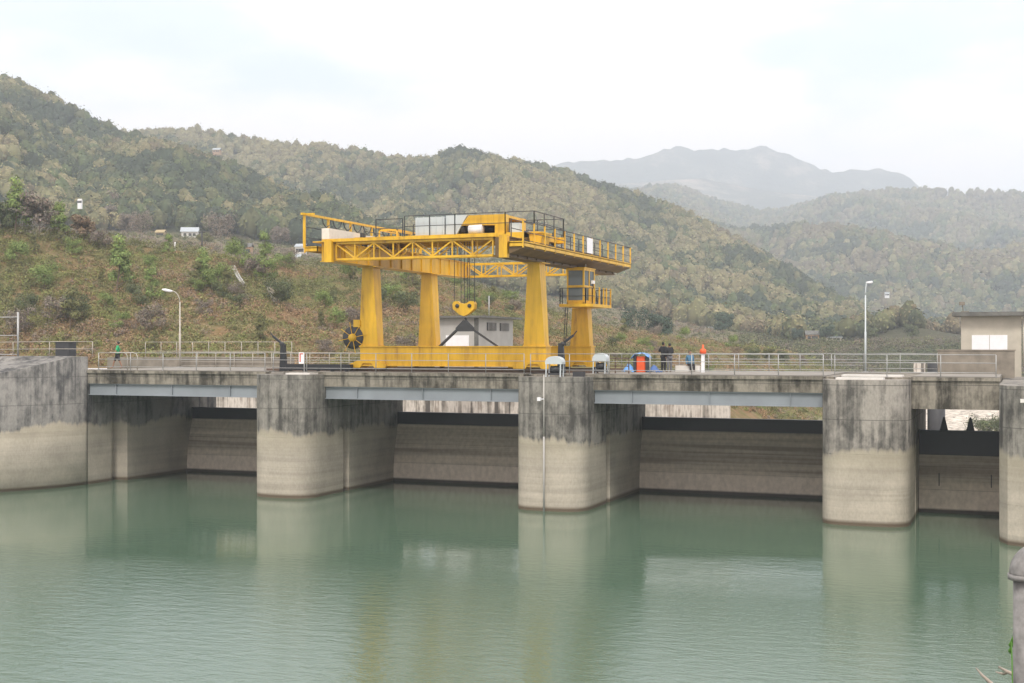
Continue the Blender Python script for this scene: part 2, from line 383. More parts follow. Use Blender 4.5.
def slope_mat():
    m, n, l, b = new_mat('scrub_soil', rough=.95, spec=.1)
    a = pos_noise(n, l, (.12,.12,.2), 7, .68); c = pos_noise(n, l, (.9,.9,.9), 6, .7); e = pos_noise(n, l, (.035,.035,.05), 4, .6)
    col = ramp(n, l, a, [(.30, (.085,.105,.03)), (.42, (.15,.15,.05)), (.50, (.22,.155,.085)), (.58, (.30,.155,.085)), (.68, (.19,.15,.10))])
    col2 = ramp(n, l, c, [(.3, (.09,.10,.035)), (.5, (.17,.14,.07)), (.7, (.27,.21,.13))])
    col = mix(n, l, .5, col, col2); col = mix(n, l, ramp(n, l, e, [(.48, 0.0), (.62, .55)]), col, (.085,.125,.04))
    g = n.new('ShaderNodeNewGeometry'); sp = n.new('ShaderNodeSeparateXYZ'); l.new(g.outputs['Position'], sp.inputs[0])
    k = n.new('ShaderNodeMapRange'); k.inputs['From Min'].default_value = 1.0; k.inputs['From Max'].default_value = -.6; l.new(sp.outputs[2], k.inputs['Value'])
    sand = ramp(n, l, c, [(.38, (.16,.14,.12)), (.48, (.52,.47,.40)), (.6, (.68,.63,.55))])
    col = mix(n, l, k.outputs[0], col, sand)
    l.new(col, b.inputs['Base Color']); bump(n, l, b, c, .5, .8); return m
def hill_mat():
    m, n, l, b = new_mat('forest_floor', rough=.95, spec=.1)
    a = pos_noise(n, l, (.02,.02,.02), 7, .7); l.new(ramp(n, l, a, [(.35, (.035,.045,.025)), (.55, (.075,.07,.04)), (.7, (.14,.11,.065))]), b.inputs['Base Color'])
    bump(n, l, b, a, 6, .8); return m
def range_mat():
    m, n, l, b = new_mat('far_range_ground', rough=.95, spec=.1)
    a = pos_noise(n, l, (.004,.004,.006), 8, .7); l.new(ramp(n, l, a, [(.35, (.03,.04,.03)), (.52, (.08,.085,.06)), (.66, (.42,.34,.27))]), b.inputs['Base Color'])
    bump(n, l, b, a, 40, 1); return m
def terrace_mat():
    m, n, l, b = new_mat('terraced_fields', rough=.95, spec=.1)
    g = n.new('ShaderNodeNewGeometry'); sp = n.new('ShaderNodeSeparateXYZ'); l.new(g.outputs['Position'], sp.inputs[0])
    a = pos_noise(n, l, (.03,.03,.03), 6, .65); c = pos_noise(n, l, (.4,.4,.4), 5, .7)
    col = ramp(n, l, a, [(.3, (.08,.10,.035)), (.45, (.16,.14,.075)), (.55, (.20,.16,.10)), (.68, (.11,.13,.05))])
    fr = math_(n, l, 'FRACT', math_(n, l, 'ADD', math_(n, l, 'DIVIDE', sp.outputs[2], 1.5), math_(n, l, 'MULTIPLY', a, .8)))
    col = mix(n, l, math_(n, l, 'MULTIPLY', math_(n, l, 'LESS_THAN', fr, .3), .5), col, (.09,.08,.055))
    col = mix(n, l, .35, col, ramp(n, l, c, [(.3, (.05,.06,.03)), (.7, (.26,.22,.14))]))
    l.new(col, b.inputs['Base Color']); return m
M_slope, M_hill, M_range, M_terr = slope_mat(), hill_mat(), range_mat(), terrace_mat()
sheet('ground_slope', [0,1,2], [4,40,3], M_slope)
sheet('terraced_ground', [3], [30], M_terr)
sheet('forest_hill', [4,5,6,7], [40,10,40,6], M_hill)
sheet('far_hill', [8,9,10,11], [24,6,40,6], M_hill)
sheet('distant_mountains', [12,13,14,15], [16,8,60,8], M_range)

# ------------------------------------------------------------------ foliage in bulk
def crown_cloud(P, Rr, H, colors, nq, leaf, jitter=.22, core=True, up=.0, shape=None):
    """P centres (n,3), Rr radius, H half height; returns verts, faces, tint: leaf-sized quads spread through each crown"""
    n = len(P); th = RNG.uniform(0, 2*PI, (n,nq)); cz = RNG.uniform(-.45, 1, (n,nq)); cr_ = np.sqrt(1-np.minimum(cz**2,1))
    lob = 1+.28*np.sin(th*3+RNG.uniform(0,6,(n,1)))*np.cos(cz*4+RNG.uniform(0,6,(n,1)))
    rad = RNG.uniform(.62, 1.05, (n,nq))*lob
    if shape == 'cone': rad = rad*np.clip(1.05-.62*(cz+.45)/1.45, .2, 1.2)
    C = np.stack([P[:,0:1]+Rr[:,None]*rad*cr_*np.cos(th), P[:,1:2]+Rr[:,None]*rad*cr_*np.sin(th), P[:,2:3]+H[:,None]*rad*cz], -1)
    nrm = np.stack([cr_*np.cos(th), cr_*np.sin(th), cz*.9+.25], -1)+RNG.normal(0,.26,(n,nq,3)); nrm /= np.linalg.norm(nrm, axis=-1, keepdims=True)
    a = np.cross(nrm, RNG.normal(0,1,(n,nq,3))); a /= np.linalg.norm(a, axis=-1, keepdims=True)+1e-9; b = np.cross(nrm, a)
    lf = (leaf[:,None] if hasattr(leaf,'__len__') else leaf)*RNG.uniform(.6,1.3,(n,nq)); a = a*lf[...,None]; b = b*lf[...,None]*RNG.uniform(.5,1,(n,nq,1))
    V = np.stack([C-a-b*.6, C+a*.8-b, C+a+b*.7, C-a*.7+b], 2).reshape(-1,3)
    T = colors[:,None,:]*(1+RNG.normal(0,jitter,(n,nq,1)))*(1+RNG.normal(0,.05,(n,nq,3))); T = np.repeat(np.clip(T,.004,1).reshape(-1,3), 4, 0)
    Fc = np.arange(len(V)).reshape(-1,4)
    return V, Fc, T
def cores(P, Rr, H, colors, seg=9, rings=5):
    """lumpy closed crown bodies"""
    n = len(P); V = []; ph = RNG.uniform(0, 6.28, (n,4))
    for j in range(rings+1):
        e = -PI/2*.75+(PI/2*1.75)*j/rings*1.0
        e = min(e, PI/2-.001)
        for k in range(seg):
            a = 2*PI*k/seg
            lump = 1+.16*np.sin(3*a+ph[:,0]+2*e)+.13*np.sin(5*a-ph[:,1]+4*e)+.10*np.sin(7*e+ph[:,2]+2*a)
            V.append(np.stack([P[:,0]+Rr*lump*math.cos(e)*math.cos(a), P[:,1]+Rr*lump*math.cos(e)*math.sin(a), P[:,2]+H*lump*math.sin(e)], -1))
    V = np.stack(V, 1); m = V.shape[1]
    q = np.array([(j*seg+k, j*seg+(k+1)%seg, (j+1)*seg+(k+1)%seg, (j+1)*seg+k) for j in range(rings) for k in range(seg)])
    Fc = (q[None]+(np.arange(n)*m)[:,None,None]).reshape(-1,4)
    T = np.repeat(colors, m, 0)*(1+RNG.normal(0,.10,(n*m,1)))
    return V.reshape(-1,3), Fc, np.clip(T,.004,1)
def cat(parts):
    V=[];Fs=[];T=[];o=0
    for v,f,t in parts: V.append(v);Fs.append(f+o);T.append(t);o+=len(v)
    return np.concatenate(V),np.concatenate(Fs),np.concatenate(T)
PAL_FOREST = np.array([[.245,.215,.11],[.195,.185,.088],[.115,.122,.052],[.062,.083,.040],[.040,.060,.036],[.165,.135,.08],[.09,.12,.045]])
def forest(name, bands, label, palw, rad, nq, leaf, seed, frac=1.0):
    parts = []
    for k0, count, t0, t1, x0, x1 in bands:
        # area-uniform sampling in the slope's own plan
        cand = int(count*2.5); xi = (RNG.uniform(x0, x1, cand)-XS[0])/6.0; t = RNG.uniform(t0, t1, cand)
        X,Y,Z,D = surf(k0, xi, t); keep = RNG.uniform(0,1,cand) < (D/ D.max()); X,Y,Z,D = X[keep][:count],Y[keep][:count],Z[keep][:count],D[keep][:count]
        n = len(X); r_ = RNG.uniform(rad[0], rad[1], n)*(1+.5*(fbm(X/30,Y/30,5,3)-.5))
        g = fbm(X/55, Y/55, 11+seed, 4); g2 = fbm(X/9, Y/9, 12+seed, 2)
        q = np.clip((g-.5)*2.4+(g2-.5)*1.1+.5+RNG.normal(0,.16,n), 0, .999)
        order = np.array(palw); ci = order[(q*len(order)).astype(int)]
        c = PAL_FOREST[ci]*RNG.uniform(.8,1.2,(n,1)); c = (c*.80+np.array([.092,.090,.058])*.20)*1.24
        P = np.stack([X,Y,Z+r_*1.0],1)
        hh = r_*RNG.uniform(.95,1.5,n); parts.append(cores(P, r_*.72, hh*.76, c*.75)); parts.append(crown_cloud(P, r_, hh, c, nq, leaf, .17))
    V,Fs,T = cat(parts); o = np_mesh(name, V, Fs, M_leaf, T); tag(o, label, 'forest', kind='stuff'); return o
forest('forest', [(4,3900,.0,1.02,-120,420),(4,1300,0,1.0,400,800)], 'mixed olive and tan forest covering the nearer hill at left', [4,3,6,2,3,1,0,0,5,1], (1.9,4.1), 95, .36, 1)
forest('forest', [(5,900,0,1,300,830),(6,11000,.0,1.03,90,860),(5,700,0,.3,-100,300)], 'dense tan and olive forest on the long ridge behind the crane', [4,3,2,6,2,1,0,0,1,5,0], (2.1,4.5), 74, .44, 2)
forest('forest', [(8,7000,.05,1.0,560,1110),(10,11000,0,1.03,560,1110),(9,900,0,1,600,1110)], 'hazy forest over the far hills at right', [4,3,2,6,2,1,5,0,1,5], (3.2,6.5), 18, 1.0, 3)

forest('forest', [(4,600,.25,1,790,1110),(5,500,0,1,790,1110),(6,2200,0,1,790,1110),(7,700,0,1,850,1110)], 'low bluish green woods on the far river bank at right', [4,3,2,6,2,1,5], (1.3,3.0), 60, .34, 4)
# ------------------------------------------------------------------ haze: even, pale air in one closed box
HAZE_D = .00037
hb = MB().box(-5900, 2700, -60, 6450, -4.5, 790)
def haze_mat():
    m = bpy.data.materials.new('haze_air'); m.use_nodes = True; n = m.node_tree.nodes; l = m.node_tree.links; n.clear()
    o = n.new('ShaderNodeOutputMaterial'); v = n.new('ShaderNodeVolumePrincipled')
    v.inputs['Color'].default_value = (.82, .905, 1.0, 1); v.inputs['Density'].default_value = HAZE_D; v.inputs['Anisotropy'].default_value = .1
    l.new(v.outputs[0], o.inputs['Volume']); return m
hz = hb.build('haze', haze_mat()); tag(hz, kind='stuff')

# ------------------------------------------------------------------ water
def water_mat():
    m, n, l, b = new_mat('green_water', (.085,.150,.095), .015, 0, .5); b.inputs['IOR'].default_value = 1.5
    g = n.new('ShaderNodeNewGeometry')
    def wave(sc, rot, s, det):
        mp = n.new('ShaderNodeMapping'); mp.inputs['Scale'].default_value = sc; mp.inputs['Rotation'].default_value = (0,0,rot)
        l.new(g.outputs['Position'], mp.inputs[0]); t = n.new('ShaderNodeTexNoise'); t.inputs['Scale'].default_value = s; t.inputs['Detail'].default_value = det
        t.inputs['Roughness'].default_value = .55; l.new(mp.outputs[0], t.inputs[0]); return t.outputs[0]
    w1 = wave((.75,1.5,1), -TH, 1.5, 2); w2 = wave((.9,1.7,1), -TH+.35, 3.6, 2)
    w3 = wave((.9,2.2,1), -TH-.2, 11.0, 2); h = math_(n, l, 'ADD', math_(n, l, 'ADD', w1, math_(n, l, 'MULTIPLY', w2, .50)), math_(n, l, 'MULTIPLY', w3, .22))
    pn = wave((.05,.09,1), -TH, 1.0, 4); sp = n.new('ShaderNodeSeparateXYZ'); l.new(g.outputs['Position'], sp.inputs[0])
    dep = math_(n, l, 'ADD', math_(n, l, 'MULTIPLY', sp.outputs[0], -ST), math_(n, l, 'MULTIPLY', sp.outputs[1], CT))
    lat = math_(n, l, 'ADD', math_(n, l, 'MULTIPLY', sp.outputs[0], CT), math_(n, l, 'MULTIPLY', sp.outputs[1], ST))
    e = math_(n, l, 'ADD', dep, math_(n, l, 'MULTIPLY', math_(n, l, 'SUBTRACT', pn, .5), 34))
    e = math_(n, l, 'ADD', e, math_(n, l, 'MULTIPLY', lat, .22))
    near = ramp_v(n, l, e, 58, 49)
    calm = near
    st = math_(n, l, 'ADD', .22, math_(n, l, 'MULTIPLY', calm, .78))
    bp = n.new('ShaderNodeBump'); bp.inputs['Distance'].default_value = .017; l.new(st, bp.inputs['Strength']); l.new(h, bp.inputs['Height']); l.new(bp.outputs[0], b.inputs['Normal'])
    body = wave((.02,.03,1), 0, 1.0, 3)
    l.new(mix(n, l, body, (.072,.122,.082), (.090,.145,.098)), b.inputs['Base Color'])
    return m
def ramp_v(n, l, src, a, c):
    k = n.new('ShaderNodeMapRange'); k.inputs['From Min'].default_value = a; k.inputs['From Max'].default_value = c; l.new(src, k.inputs['Value']); return k.outputs[0]
M_water = water_mat()
wt = MB().add([(-260,-40,0),(60,-40,0),(60,82,0),(-260,82,0)], [(0,1,2,3)]).build('water', M_water); tag(wt, kind='structure')
bed = MB().box(-260, 60, -40, 82, -3.4, -3.0).build('reservoir_bed', M_brownc); tag(bed, kind='structure')
# bank ledge under the camera
qb = MB().prism([(-9,-30),(14,-30),(14,5.4),(4,5.8),(-5,3.0)], -3.2, 7.35).build('bank_ledge', M_pave); tag(qb, kind='structure')

# ------------------------------------------------------------------ barrage
ZD, ZP, VF = 7.57, 7.46, 70.2
def pier_plan(u0, u1, vn, vb, step=.5, slot=True):
    c = (u0+u1)/2; h = (u1-u0)/2; pts = []
    for i in range(25):
        a = PI - PI*i/24
        ca, sa = math.cos(a), math.sin(a)
        ex = .60
        pts.append((c+h*math.copysign(abs(ca)**ex, ca), VF - (VF-vn)*abs(sa)**ex))
    if slot:
        pts += [(u1, 72.6), (u1-.45, 72.65), (u1-.45, 73.35), (u1-.02+.0, 73.4)]
    pts += [(u1, vb-.2), (u1-.2, vb), (u0+.2, vb), (u0, vb-.2)]
    if slot:
        pts += [(u0, 73.4), (u0+.45, 73.35), (u0+.45, 72.65), (u0, 72.6)]
    return pts
def pier(u0, u1, vn, label, mat, ztop=ZP, vb=81.3):
    o = empty('concrete_pier', ((u0+u1)/2, vn, 0), label, 'pier', 'piers of the barrage')
    MB().prism(pier_plan(u0, u1, vn, vb), -3.0, ztop).build('pier_body', mat, o)
    MB().box(u0+.6, u1-.6, vb+.002, 87, -3, 3.9).build('pier_tail', mat, o)
    MB().prism([(u0+.02, VF+.25), (u1-.02, VF+.25), (u1-.02, 82.4), (u0+.02, 82.4)], ztop, ZD+.0).build('pier_cap', M_slabc, o)
    return o
P2 = pier(-44.0, -39.9, 68.1, 'round-nosed concrete pier left of the yellow crane, sign post on its top', M_pier)
P3 = pier(-26.75, -22.55, 68.1, 'round-nosed concrete pier under the right end of the crane, pipe down its face', M_pier)
P4 = pier(-9.75, -5.3, 68.3, 'widest round-nosed concrete pier, just left of the narrow sluice bay', M_pier_b)
def slab(name, x0, x1, y0, y1, z, par, mat=M_white2, h=.1):
    return MB().box(x0, x1, y0, y1, z, z+h, .05).build(name, mat, par)
slab('cover_slab', -41.9, -40.2, 68.9, 70.0, ZP, P2); slab('cover_slab', -9.0, -6.6, 69.0, 70.0, ZP, P4); slab('cover_slab', -8.9, -5.8, 70.6, 71.9, ZD, P4)
slab('kerb_block', -43.2, -42.3, 69.4, 70.1, ZP, P2, M_pave, .12)

# left abutment with a sloping wing wall
ab = empty('abutment', (-60, 70, 0), 'big stained concrete abutment with sloping top at the left edge', 'abutment')
pl = [(-57.8,VF),(-57.85,69.6),(-58.0,68.4),(-58.6,66.6),(-59.8,64.4),(-61.6,61.8),(-64.2,59.2),(-68,57),(-76,55),(-95,54),(-95,84),(-57.1,84),(-57.1,73.4),(-58.2,73.35),(-58.2,72.65),(-57.8,72.6)]
def zt(v): return min(8.5, max(4.6, 8.45-.235*(68.5-v)))
zts = [zt(p[1]) if p[1] < VF+.01 else 8.5 for p in pl]; zts[10:] = [8.5, ZP-.02, ZP-.02, ZP-.02, ZP-.02, ZP-.02]
# two prisms: the road-bearing body and the raised wing
MB().prism([(-57.8,VF+.02),(-57.8,72.6),(-58.25,72.65),(-58.25,73.35),(-57.1,73.4),(-57.1,84),(-62,84),(-62,VF+.02)], -3, ZP).build('bearing_block', M_abut, ab)
wctl = [(-57.8,VF+1.5),(-57.8,VF),(-58.0,68.4),(-58.6,66.6),(-59.8,64.4),(-61.6,61.8),(-64.2,59.2),(-68,57),(-76,55.5),(-95,54.5),(-110,54)]
wing = []
for i in range(1, len(wctl)-2):
    p0,p1,p2,p3 = [Vector(q) for q in wctl[i-1:i+3]]
    for k in range(6):
        t = k/6; wing.append(tuple(.5*((2*p1)+(p2-p0)*t+(2*p0-5*p1+4*p2-p3)*t*t+(3*p1-p0-3*p2+p3)*t**3)))
wing.append((-95,54.5))
back = [(-95,63),(-78,64),(-70,66),(-66.5,68.5),(-64,70.5),(-61.0,VF+1.2),(-59.5,VF)]
MB().prism(wing+back, -3, 0, [zt(p[1]) for p in wing]+[zt(p[1])+.02 for p in back]).build('wing_wall', M_abut, ab)
for p_ in bpy.data.objects['wing_wall'].data.polygons: p_.use_smooth = abs(p_.normal.z) < .3 and p_.center.y < 70
MB().box(-59.6,-57.82, VF+.3, 84, ZP+.02, 7.56).build('road_kerb', M_slabc, ab)

# right abutment (its nose stands further upstream)
ra = empty('abutment', (1, 64, 0), 'tall concrete abutment cut off by the right edge of the picture', 'abutment')
MB().prism([(-.95,84),(-.95,VF),(-1.0,67.2),(-.95,65.4),(-.6,64.4),(.2,63.9),(5,63.6),(14,60),(30,50),(30,84)], -3, 7.36).build('abutment_body', M_pier, ra)
MB().box(-.6, 3.2, 66.2, 66.35, 7.0, 7.1).build('ledge', M_white2, ra)
MB().box(-.05, 2.2, 63.55, 63.86, 6.62, 6.78).box(.6, 2.0, 63.45, 63.8, 5.78, 5.9).build('bracket', M_white2, ra)

# bridge spans
def span(u0, u1, label, steel=True):
    o = empty('bridge_span', ((u0+u1)/2, VF, ZD), label, 'bridge span', 'road spans between the piers')
    zb = ZD-.86 if steel else ZD-1.62
    m = MB(); m.box(u0, u1, VF, 77.0, zb, ZD); m.box(u0, u1, 77.0, 82.6, (zb+.3 if steel else zb+.9), ZD)
    m.box(u0, u1, VF-.10, VF, ZD-.16, ZD+.02)
    m.build('deck_slab', M_slabc, o)
    MB().box(u0+.03, u1-.03, VF+.25, 82.4, ZD, ZD+.06).build('road_surface', M_pave, o)
    if steel:
        for k, y in enumerate((VF+.20, 72.6, 75.2)):
            g = MB(); z1 = zb-.004; z0 = zb-.76
            g.box(u0+.02, u1-.02, y-.16, y+.16, z0, z0+.045); g.box(u0+.02, u1-.02, y-.16, y+.16, z1-.045, z1); g.box(u0+.02, u1-.02, y-.02, y+.02, z0+.045, z1-.045)
            for q in np.arange(u0+2.2, u1-1, 4.4): g.box(q, q+.03, y-.13, y-.02, z0+.045, z1-.045)
            g.build('girder', M_girder, o)
    return o
sp1 = span(-57.8, -44.0, 'leftmost road span, on a blue-grey steel girder, between abutment and pier')
sp2 = span(-39.9, -26.75, 'middle road span directly beneath the yellow gantry crane')
sp3 = span(-22.55, -9.75, 'road span where two people in dark clothes stand')
sp4 = span(-5.3, -1.0, 'short concrete road span without a steel girder, over the narrow bay', False)

# gates
def gate(u0, u1, label, vg=79.6):
    o = empty('radial_gate', ((u0+u1)/2, vg, 0), label, 'gate', 'steel gates between the piers')
    prof = []
    for i in range(11):
        t = i/10; z = -2.5+6.35*t; prof.append((vg+1.35*((z-.2)/3.6)**2*.5, z))
    prof += [(p[0]+.12, p[1]) for p in reversed(prof)]
    MB().prism_x(prof, u0, u1).build('skin_plate', M_gate, o)
    v3 = prof[10][0]
    MB().box(u0, u1, v3-.02, v3+.3, 3.86, 4.62).box(u0, u1, v3-.1, v3+.5, 4.62, 4.68).build('top_flap', M_black, o)
    r = MB()
    for q in np.arange(u0+1.2, u1, 2.4): r.prism_x([(p[0]+.14, p[1]) for p in prof[:11]]+[(p[0]+.5, p[1]) for p in reversed(prof[:11])], q, q+.08)
    r.build('rib_frame', M_dark, o)
    for q in (u0+.35, u1-.35):
        MB().bar((q, v3+.3, 3.2), (q, 86.0, 2.9), .3).bar((q, vg+.5, .2), (q, 86.0, 2.9), .3).build('gate_arm', M_dark, o)
    MB().box(u0, u1, 79.75, 84, -3, -1.5).build('sill', M_brownc, o)
    return o
gate(-57.08, -44.02, 'silt-stained steel gate in the leftmost bay', 80.2)
gate(-39.88, -26.77, 'silt-stained steel gate in the bay beneath the crane')
gate(-22.53, -9.77, 'silt-stained steel gate in the widest open bay right of the middle pier')
g4 = empty('sluice_gate', (-3.1, 75.3, 0), 'narrow silt-stained sluice gate with two dark pointed lugs', 'gate', 'steel gates between the piers')
MB().box(-5.28,-1.02,75.3,75.6,-2.5,3.2).build('gate_leaf', M_gate, g4)
MB().box(-5.28,-1.02,75.25,75.62,3.2,4.5).box(-5.28,-1.02,75.1,75.7,4.5,4.56).build('shaded_top_beam', M_black, g4)  # black band paints shade and algae over the top of the gate
for x in (-3.98, -2.6):
    MB().prism_y([(x-.22,4.56),(x+.22,4.56),(x+.05,5.3),(x-.03,5.3)], 75.3, 75.45).build('lifting_lug', M_black, g4)
for x in (-4.25,-1.55): MB().box(x,x+.05,75.24,75.3,1.5,2.2).build('guide_shoe', M_dark, g4)
# lower retaining wall downstream, seen under the spans
rw = MB().box(-100,-19.4,92.0,92.35,-3,7.2).build('retaining_wall', M_streak); tag(rw, 'streaked pale concrete wall seen through the gap under the spans', 'wall')
# downstream columns seen through the narrow bay
dc = MB().lathe([(0,-3),(.62,-3),(.62,8),(0,8)], (-5.75, 99, 0), 'z', 24).build('bridge_column', M_dark); tag(dc, 'dark round concrete column seen through the narrow bay', 'column')
dc2 = MB().box(-7.3,-6.5,98.5,99.3,-3,8, .06).build('bridge_column', M_streak); tag(dc2, 'streaked pale square column beside the dark round one in the narrow bay', 'column')

# ------------------------------------------------------------------ guard rails
def guard_rail(pts, label, zs=(1.18,.76,.26), step=2.35, mat=M_grey, group='guard rails along the deck', r=.022, name='guard_rail', post_r=.026):
    """pts: list of (u, v, z)"""
    o = empty(name, pts[0], label, 'guard rail', group)
    for h in zs:
        MB().tube([(p[0],p[1],p[2]+h) for p in pts], r, 6).build('rail', mat, o)
    for a, b in zip(pts[:-1], pts[1:]):
        L_ = (Vector(b)-Vector(a)).length; n = max(1, round(L_/step))
        for i in range(n+(1 if b is pts[-1] else 0)):
            p = Vector(a).lerp(Vector(b), i/n)
            MB().tube([p, p+Vector((0,0,zs[0]))], post_r, 6).box(p.x-.07,p.x+.07,p.y-.05,p.y+.05,p.z,p.z+.02).build('post', mat, o)
    return o
VR = VF+.1
guard_rail([(-57.0,VR,ZD),(-44.2,VR,ZD)], 'front pipe railing between the left abutment and the first pier')
guard_rail([(-43.6,VR,ZD),(-26.8,VR,ZD)], 'front pipe railing running in front of the yellow crane')
guard_rail([(-26.4,VR,ZD),(-9.8,VR,ZD)], 'front pipe railing in front of the two people in dark clothes')
guard_rail([(-9.2,VR,ZD),(-1.2,VR,ZD)], 'front pipe railing near the cream hut')
VB = 82.0
guard_rail([(-59.0,VB,ZD),(-43.0,VB,ZD)], 'rear pipe railing behind the left lamp post', mat=M_rail_old, zs=(1.15,.8,.45,.15), step=1.6)
guard_rail([(-43.0,VB,ZD),(-24.4,VB,ZD)], 'rear pipe railing behind the crane legs', mat=M_rail_old, zs=(1.15,.8,.45,.15), step=1.8)
guard_rail([(-24.4,VB,ZD),(-9.0,VB,ZD)], 'rear pipe railing behind the people in dark clothes', zs=(1.15,.8,.45,.15), step=1.9)
guard_rail([(-9.0,VB,ZD),(-4.7,VB,ZD)], 'short rear railing left of the brown parapet')
# hooped ladder rails beside the walker
for i, u in enumerate((-58.4, -57.6)):
    o = MB().tube([(u,VF+.5,ZD),(u,VF+.5,ZD+.95),(u-.1,VF+.5,ZD+1.12),(u-.35,VF+.5,ZD+1.2),(u-1.4,VF+.5,ZD+1.2)], .035, 6)
    o = o.build('ladder_hoop', M_rail_old); o.location = (3.4, 0, 0); tag(o, ['left', 'right'][i]+' one of two bent pipe hoops near the walker in green', 'handrail', 'bent pipe hoops')
# higher parapet and railing on the far left
fw = MB().box(-66,-49.5,82.4,82.7,6.4,8.35).build('parapet_wall', M_brownc); tag(fw, 'low grey parapet wall behind the walker in green', 'wall')
guard_rail([(-62.5,82.5,8.35),(-49.6,82.5,8.35)], 'upper pipe railing on the parapet behind the walker', zs=(1.15,.45), mat=M_rail_old, step=1.5)
guard_rail([(-68.0,71.0,8.45),(-62.2,71.6,8.5),(-59.3,72.5,8.5)], 'pipe railing on top of the left abutment', zs=(1.0,.5), mat=M_rail_old)
kb = MB().box(-62.6,-61.4,72.6,73.4,8.5,9.45,.05).box(-62.65,-61.35,72.55,73.45,9.45,9.5).build('control_box', M_dark); tag(kb, 'dark brown control cabinet standing on the left abutment', 'cabinet')
# steel frame gate at the left edge
fo = empty('steel_frame', tuple(W(18, 92, 8.2)), 'grey steel pipe frame standing at the left edge', 'frame')
a, b_ = W(18, 92, 8.2), W(-60, 95, 8.2)
MB().tube([a, a+Vector((0,0,3.4))], .07, 8).build('post', M_grey, fo); MB().tube([b_, b_+Vector((0,0,3.4))], .10, 8).build('post', M_grey, fo)
for h in (3.05, 1.75, .4): MB().tube([a+Vector((0,0,h)), b_+Vector((0,0,h))], .032, 6).build('crossbar', M_grey, fo)

# ------------------------------------------------------------------ lamp posts
def lamp(u, v, h, label, arm):
    o = empty('street_lamp', (u, v, ZD), label, 'street lamp', 'lamp posts on the deck')
    ax = Vector((CT, ST, 0))*(-1 if arm < 0 else 1); z = ZD; c = Vector((u, v, z))
    MB().box(u-.15,u+.15,v-.15,v+.15,z,z+.08).build('base_plate', M_grey, o)
    m = MB(); m.tube([c, c+Vector((0,0,h*.45)), c+Vector((0,0,h*.45+.02)), c+Vector((0,0,h*.86))], [.085,.085,.06,.05] if arm < 0 else [.06,.06,.045,.04], 10)
    top = c+Vector((0,0,h*.86)); e = abs(arm)
    arc = [top+ax*(e*.8*t**1.6)+Vector((0,0,h*.14*math.sin(t*PI/2))) for t in np.linspace(0,1,6)]
    m.tube(arc, .035, 8); m.build('pole', M_rail_old if arm < 0 else M_pgrey, o)
    p = arc[-1]; q = p+ax*(.75 if arm < 0 else .35)+Vector((0,0,.12 if arm < 0 else .02))
    MB().tube([p-ax*.05, p+ax*.12, p+ax*(.5 if arm < 0 else .27)+Vector((0,0,.08 if arm < 0 else .02)), q], [.05,.10,.11,.04] if arm < 0 else [.04,.07,.08,.03], 10).build('lamp_head', M_white, o)
lamp(-58.7, 81.6, 5.75, 'grey lamp post with a curved arm, left of the crane', -.75)
lamp(-8.85, 81.6, 5.5, 'slim pale lamp post with a short arm, left of the cream hut', .12)

# ------------------------------------------------------------------ gantry crane
UL, UR, V1, V2 = -37.5, -26.6, 71.8, 80.3
ZB, ZT, ZG0, ZG1 = 8.0, 9.2, 14.1, 15.2
cr_ = empty('gantry_crane', ((UL+UR)/2, (V1+V2)/2, ZD), 'big yellow gantry crane standing astride the deck', 'crane')
MB().box(-45, -22.8, V1-.07, V1+.07, ZD+.06, ZD+.20).box(-45,-22.8,V1-.16,V1+.16,ZD+.06,ZD+.08).build('crane_rail', M_rust); 
rl = bpy.data.objects['crane_rail']; tag(rl, 'dark crane rail along the upstream side of the deck', 'rail', 'crane rails')
r2 = MB().box(-45, -22.8, V2-.07, V2+.07, ZD+.06, ZD+.20).box(-45,-22.8,V2-.16,V2+.16,ZD+.06,ZD+.08).build('crane_rail', M_rust); tag(r2, 'dark crane rail along the downstream side of the deck', 'rail', 'crane rails')
for v in (V1, V2):
    m = MB(); m.box(UL-.55, UR+.75, v-.42, v+.42, ZB, ZT-.06); m.box(UL-.6, UR+.8, v-.5, v+.5, ZT-.06, ZT); m.box(UL-.6, UR+.8, v-.5, v+.5, ZB-.03, ZB+.03)
    m.build('sill_beam', M_yel, cr_)
    for u in (UL, UR):
        b_ = MB(); b_.prism_y([(u-1.25,7.86),(u-.5,7.86),(u-.3,8.14),(u+.3,8.14),(u+.5,7.86),(u+1.25,7.86),(u+1.3,8.06),(u+.7,8.3),(u-.7,8.3),(u-1.3,8.06)], v-.55, v+.55)
        b_.box(u-1.75,u-1.3,v-.1,v+.1,7.9,8.0).box(u+1.3,u+1.75,v-.1,v+.1,7.9,8.0)
        bo = b_.build('bogie', M_yel, cr_)
        for du in (-.95, .95): MB().lathe([(0,-.12),(.24,-.12),(.24,.12),(0,.12)], (u+du, v, 7.99), 'y', 18).build('wheel', M_dark, bo)
# legs: boxed and tapering upward, wider along the rails at the foot
for u in (UL, UR):
    for v in (V1, V2):
        m = MB(); a0, a1, b0, b1 = .66, .36, .38, .50
        vs_ = [(u-a0,v-b0,ZT),(u+a0,v-b0,ZT),(u+a0,v+b0,ZT),(u-a0,v+b0,ZT),(u-a1,v-b1,ZG0),(u+a1,v-b1,ZG0),(u+a1,v+b1,ZG0),(u-a1,v+b1,ZG0)]
        m.add(vs_, [(0,3,2,1),(4,5,6,7),(0,1,5,4),(1,2,6,5),(2,3,7,6),(3,0,4,7)])
        m.box(u-.68,u+.68,v-.45,v+.45,ZT-.0,ZT+.05); m.box(u-.62,u+.62,v-.7,v+.7,ZG0-.05,ZG0-.002)
        m.build('leg', M_yel, cr_)
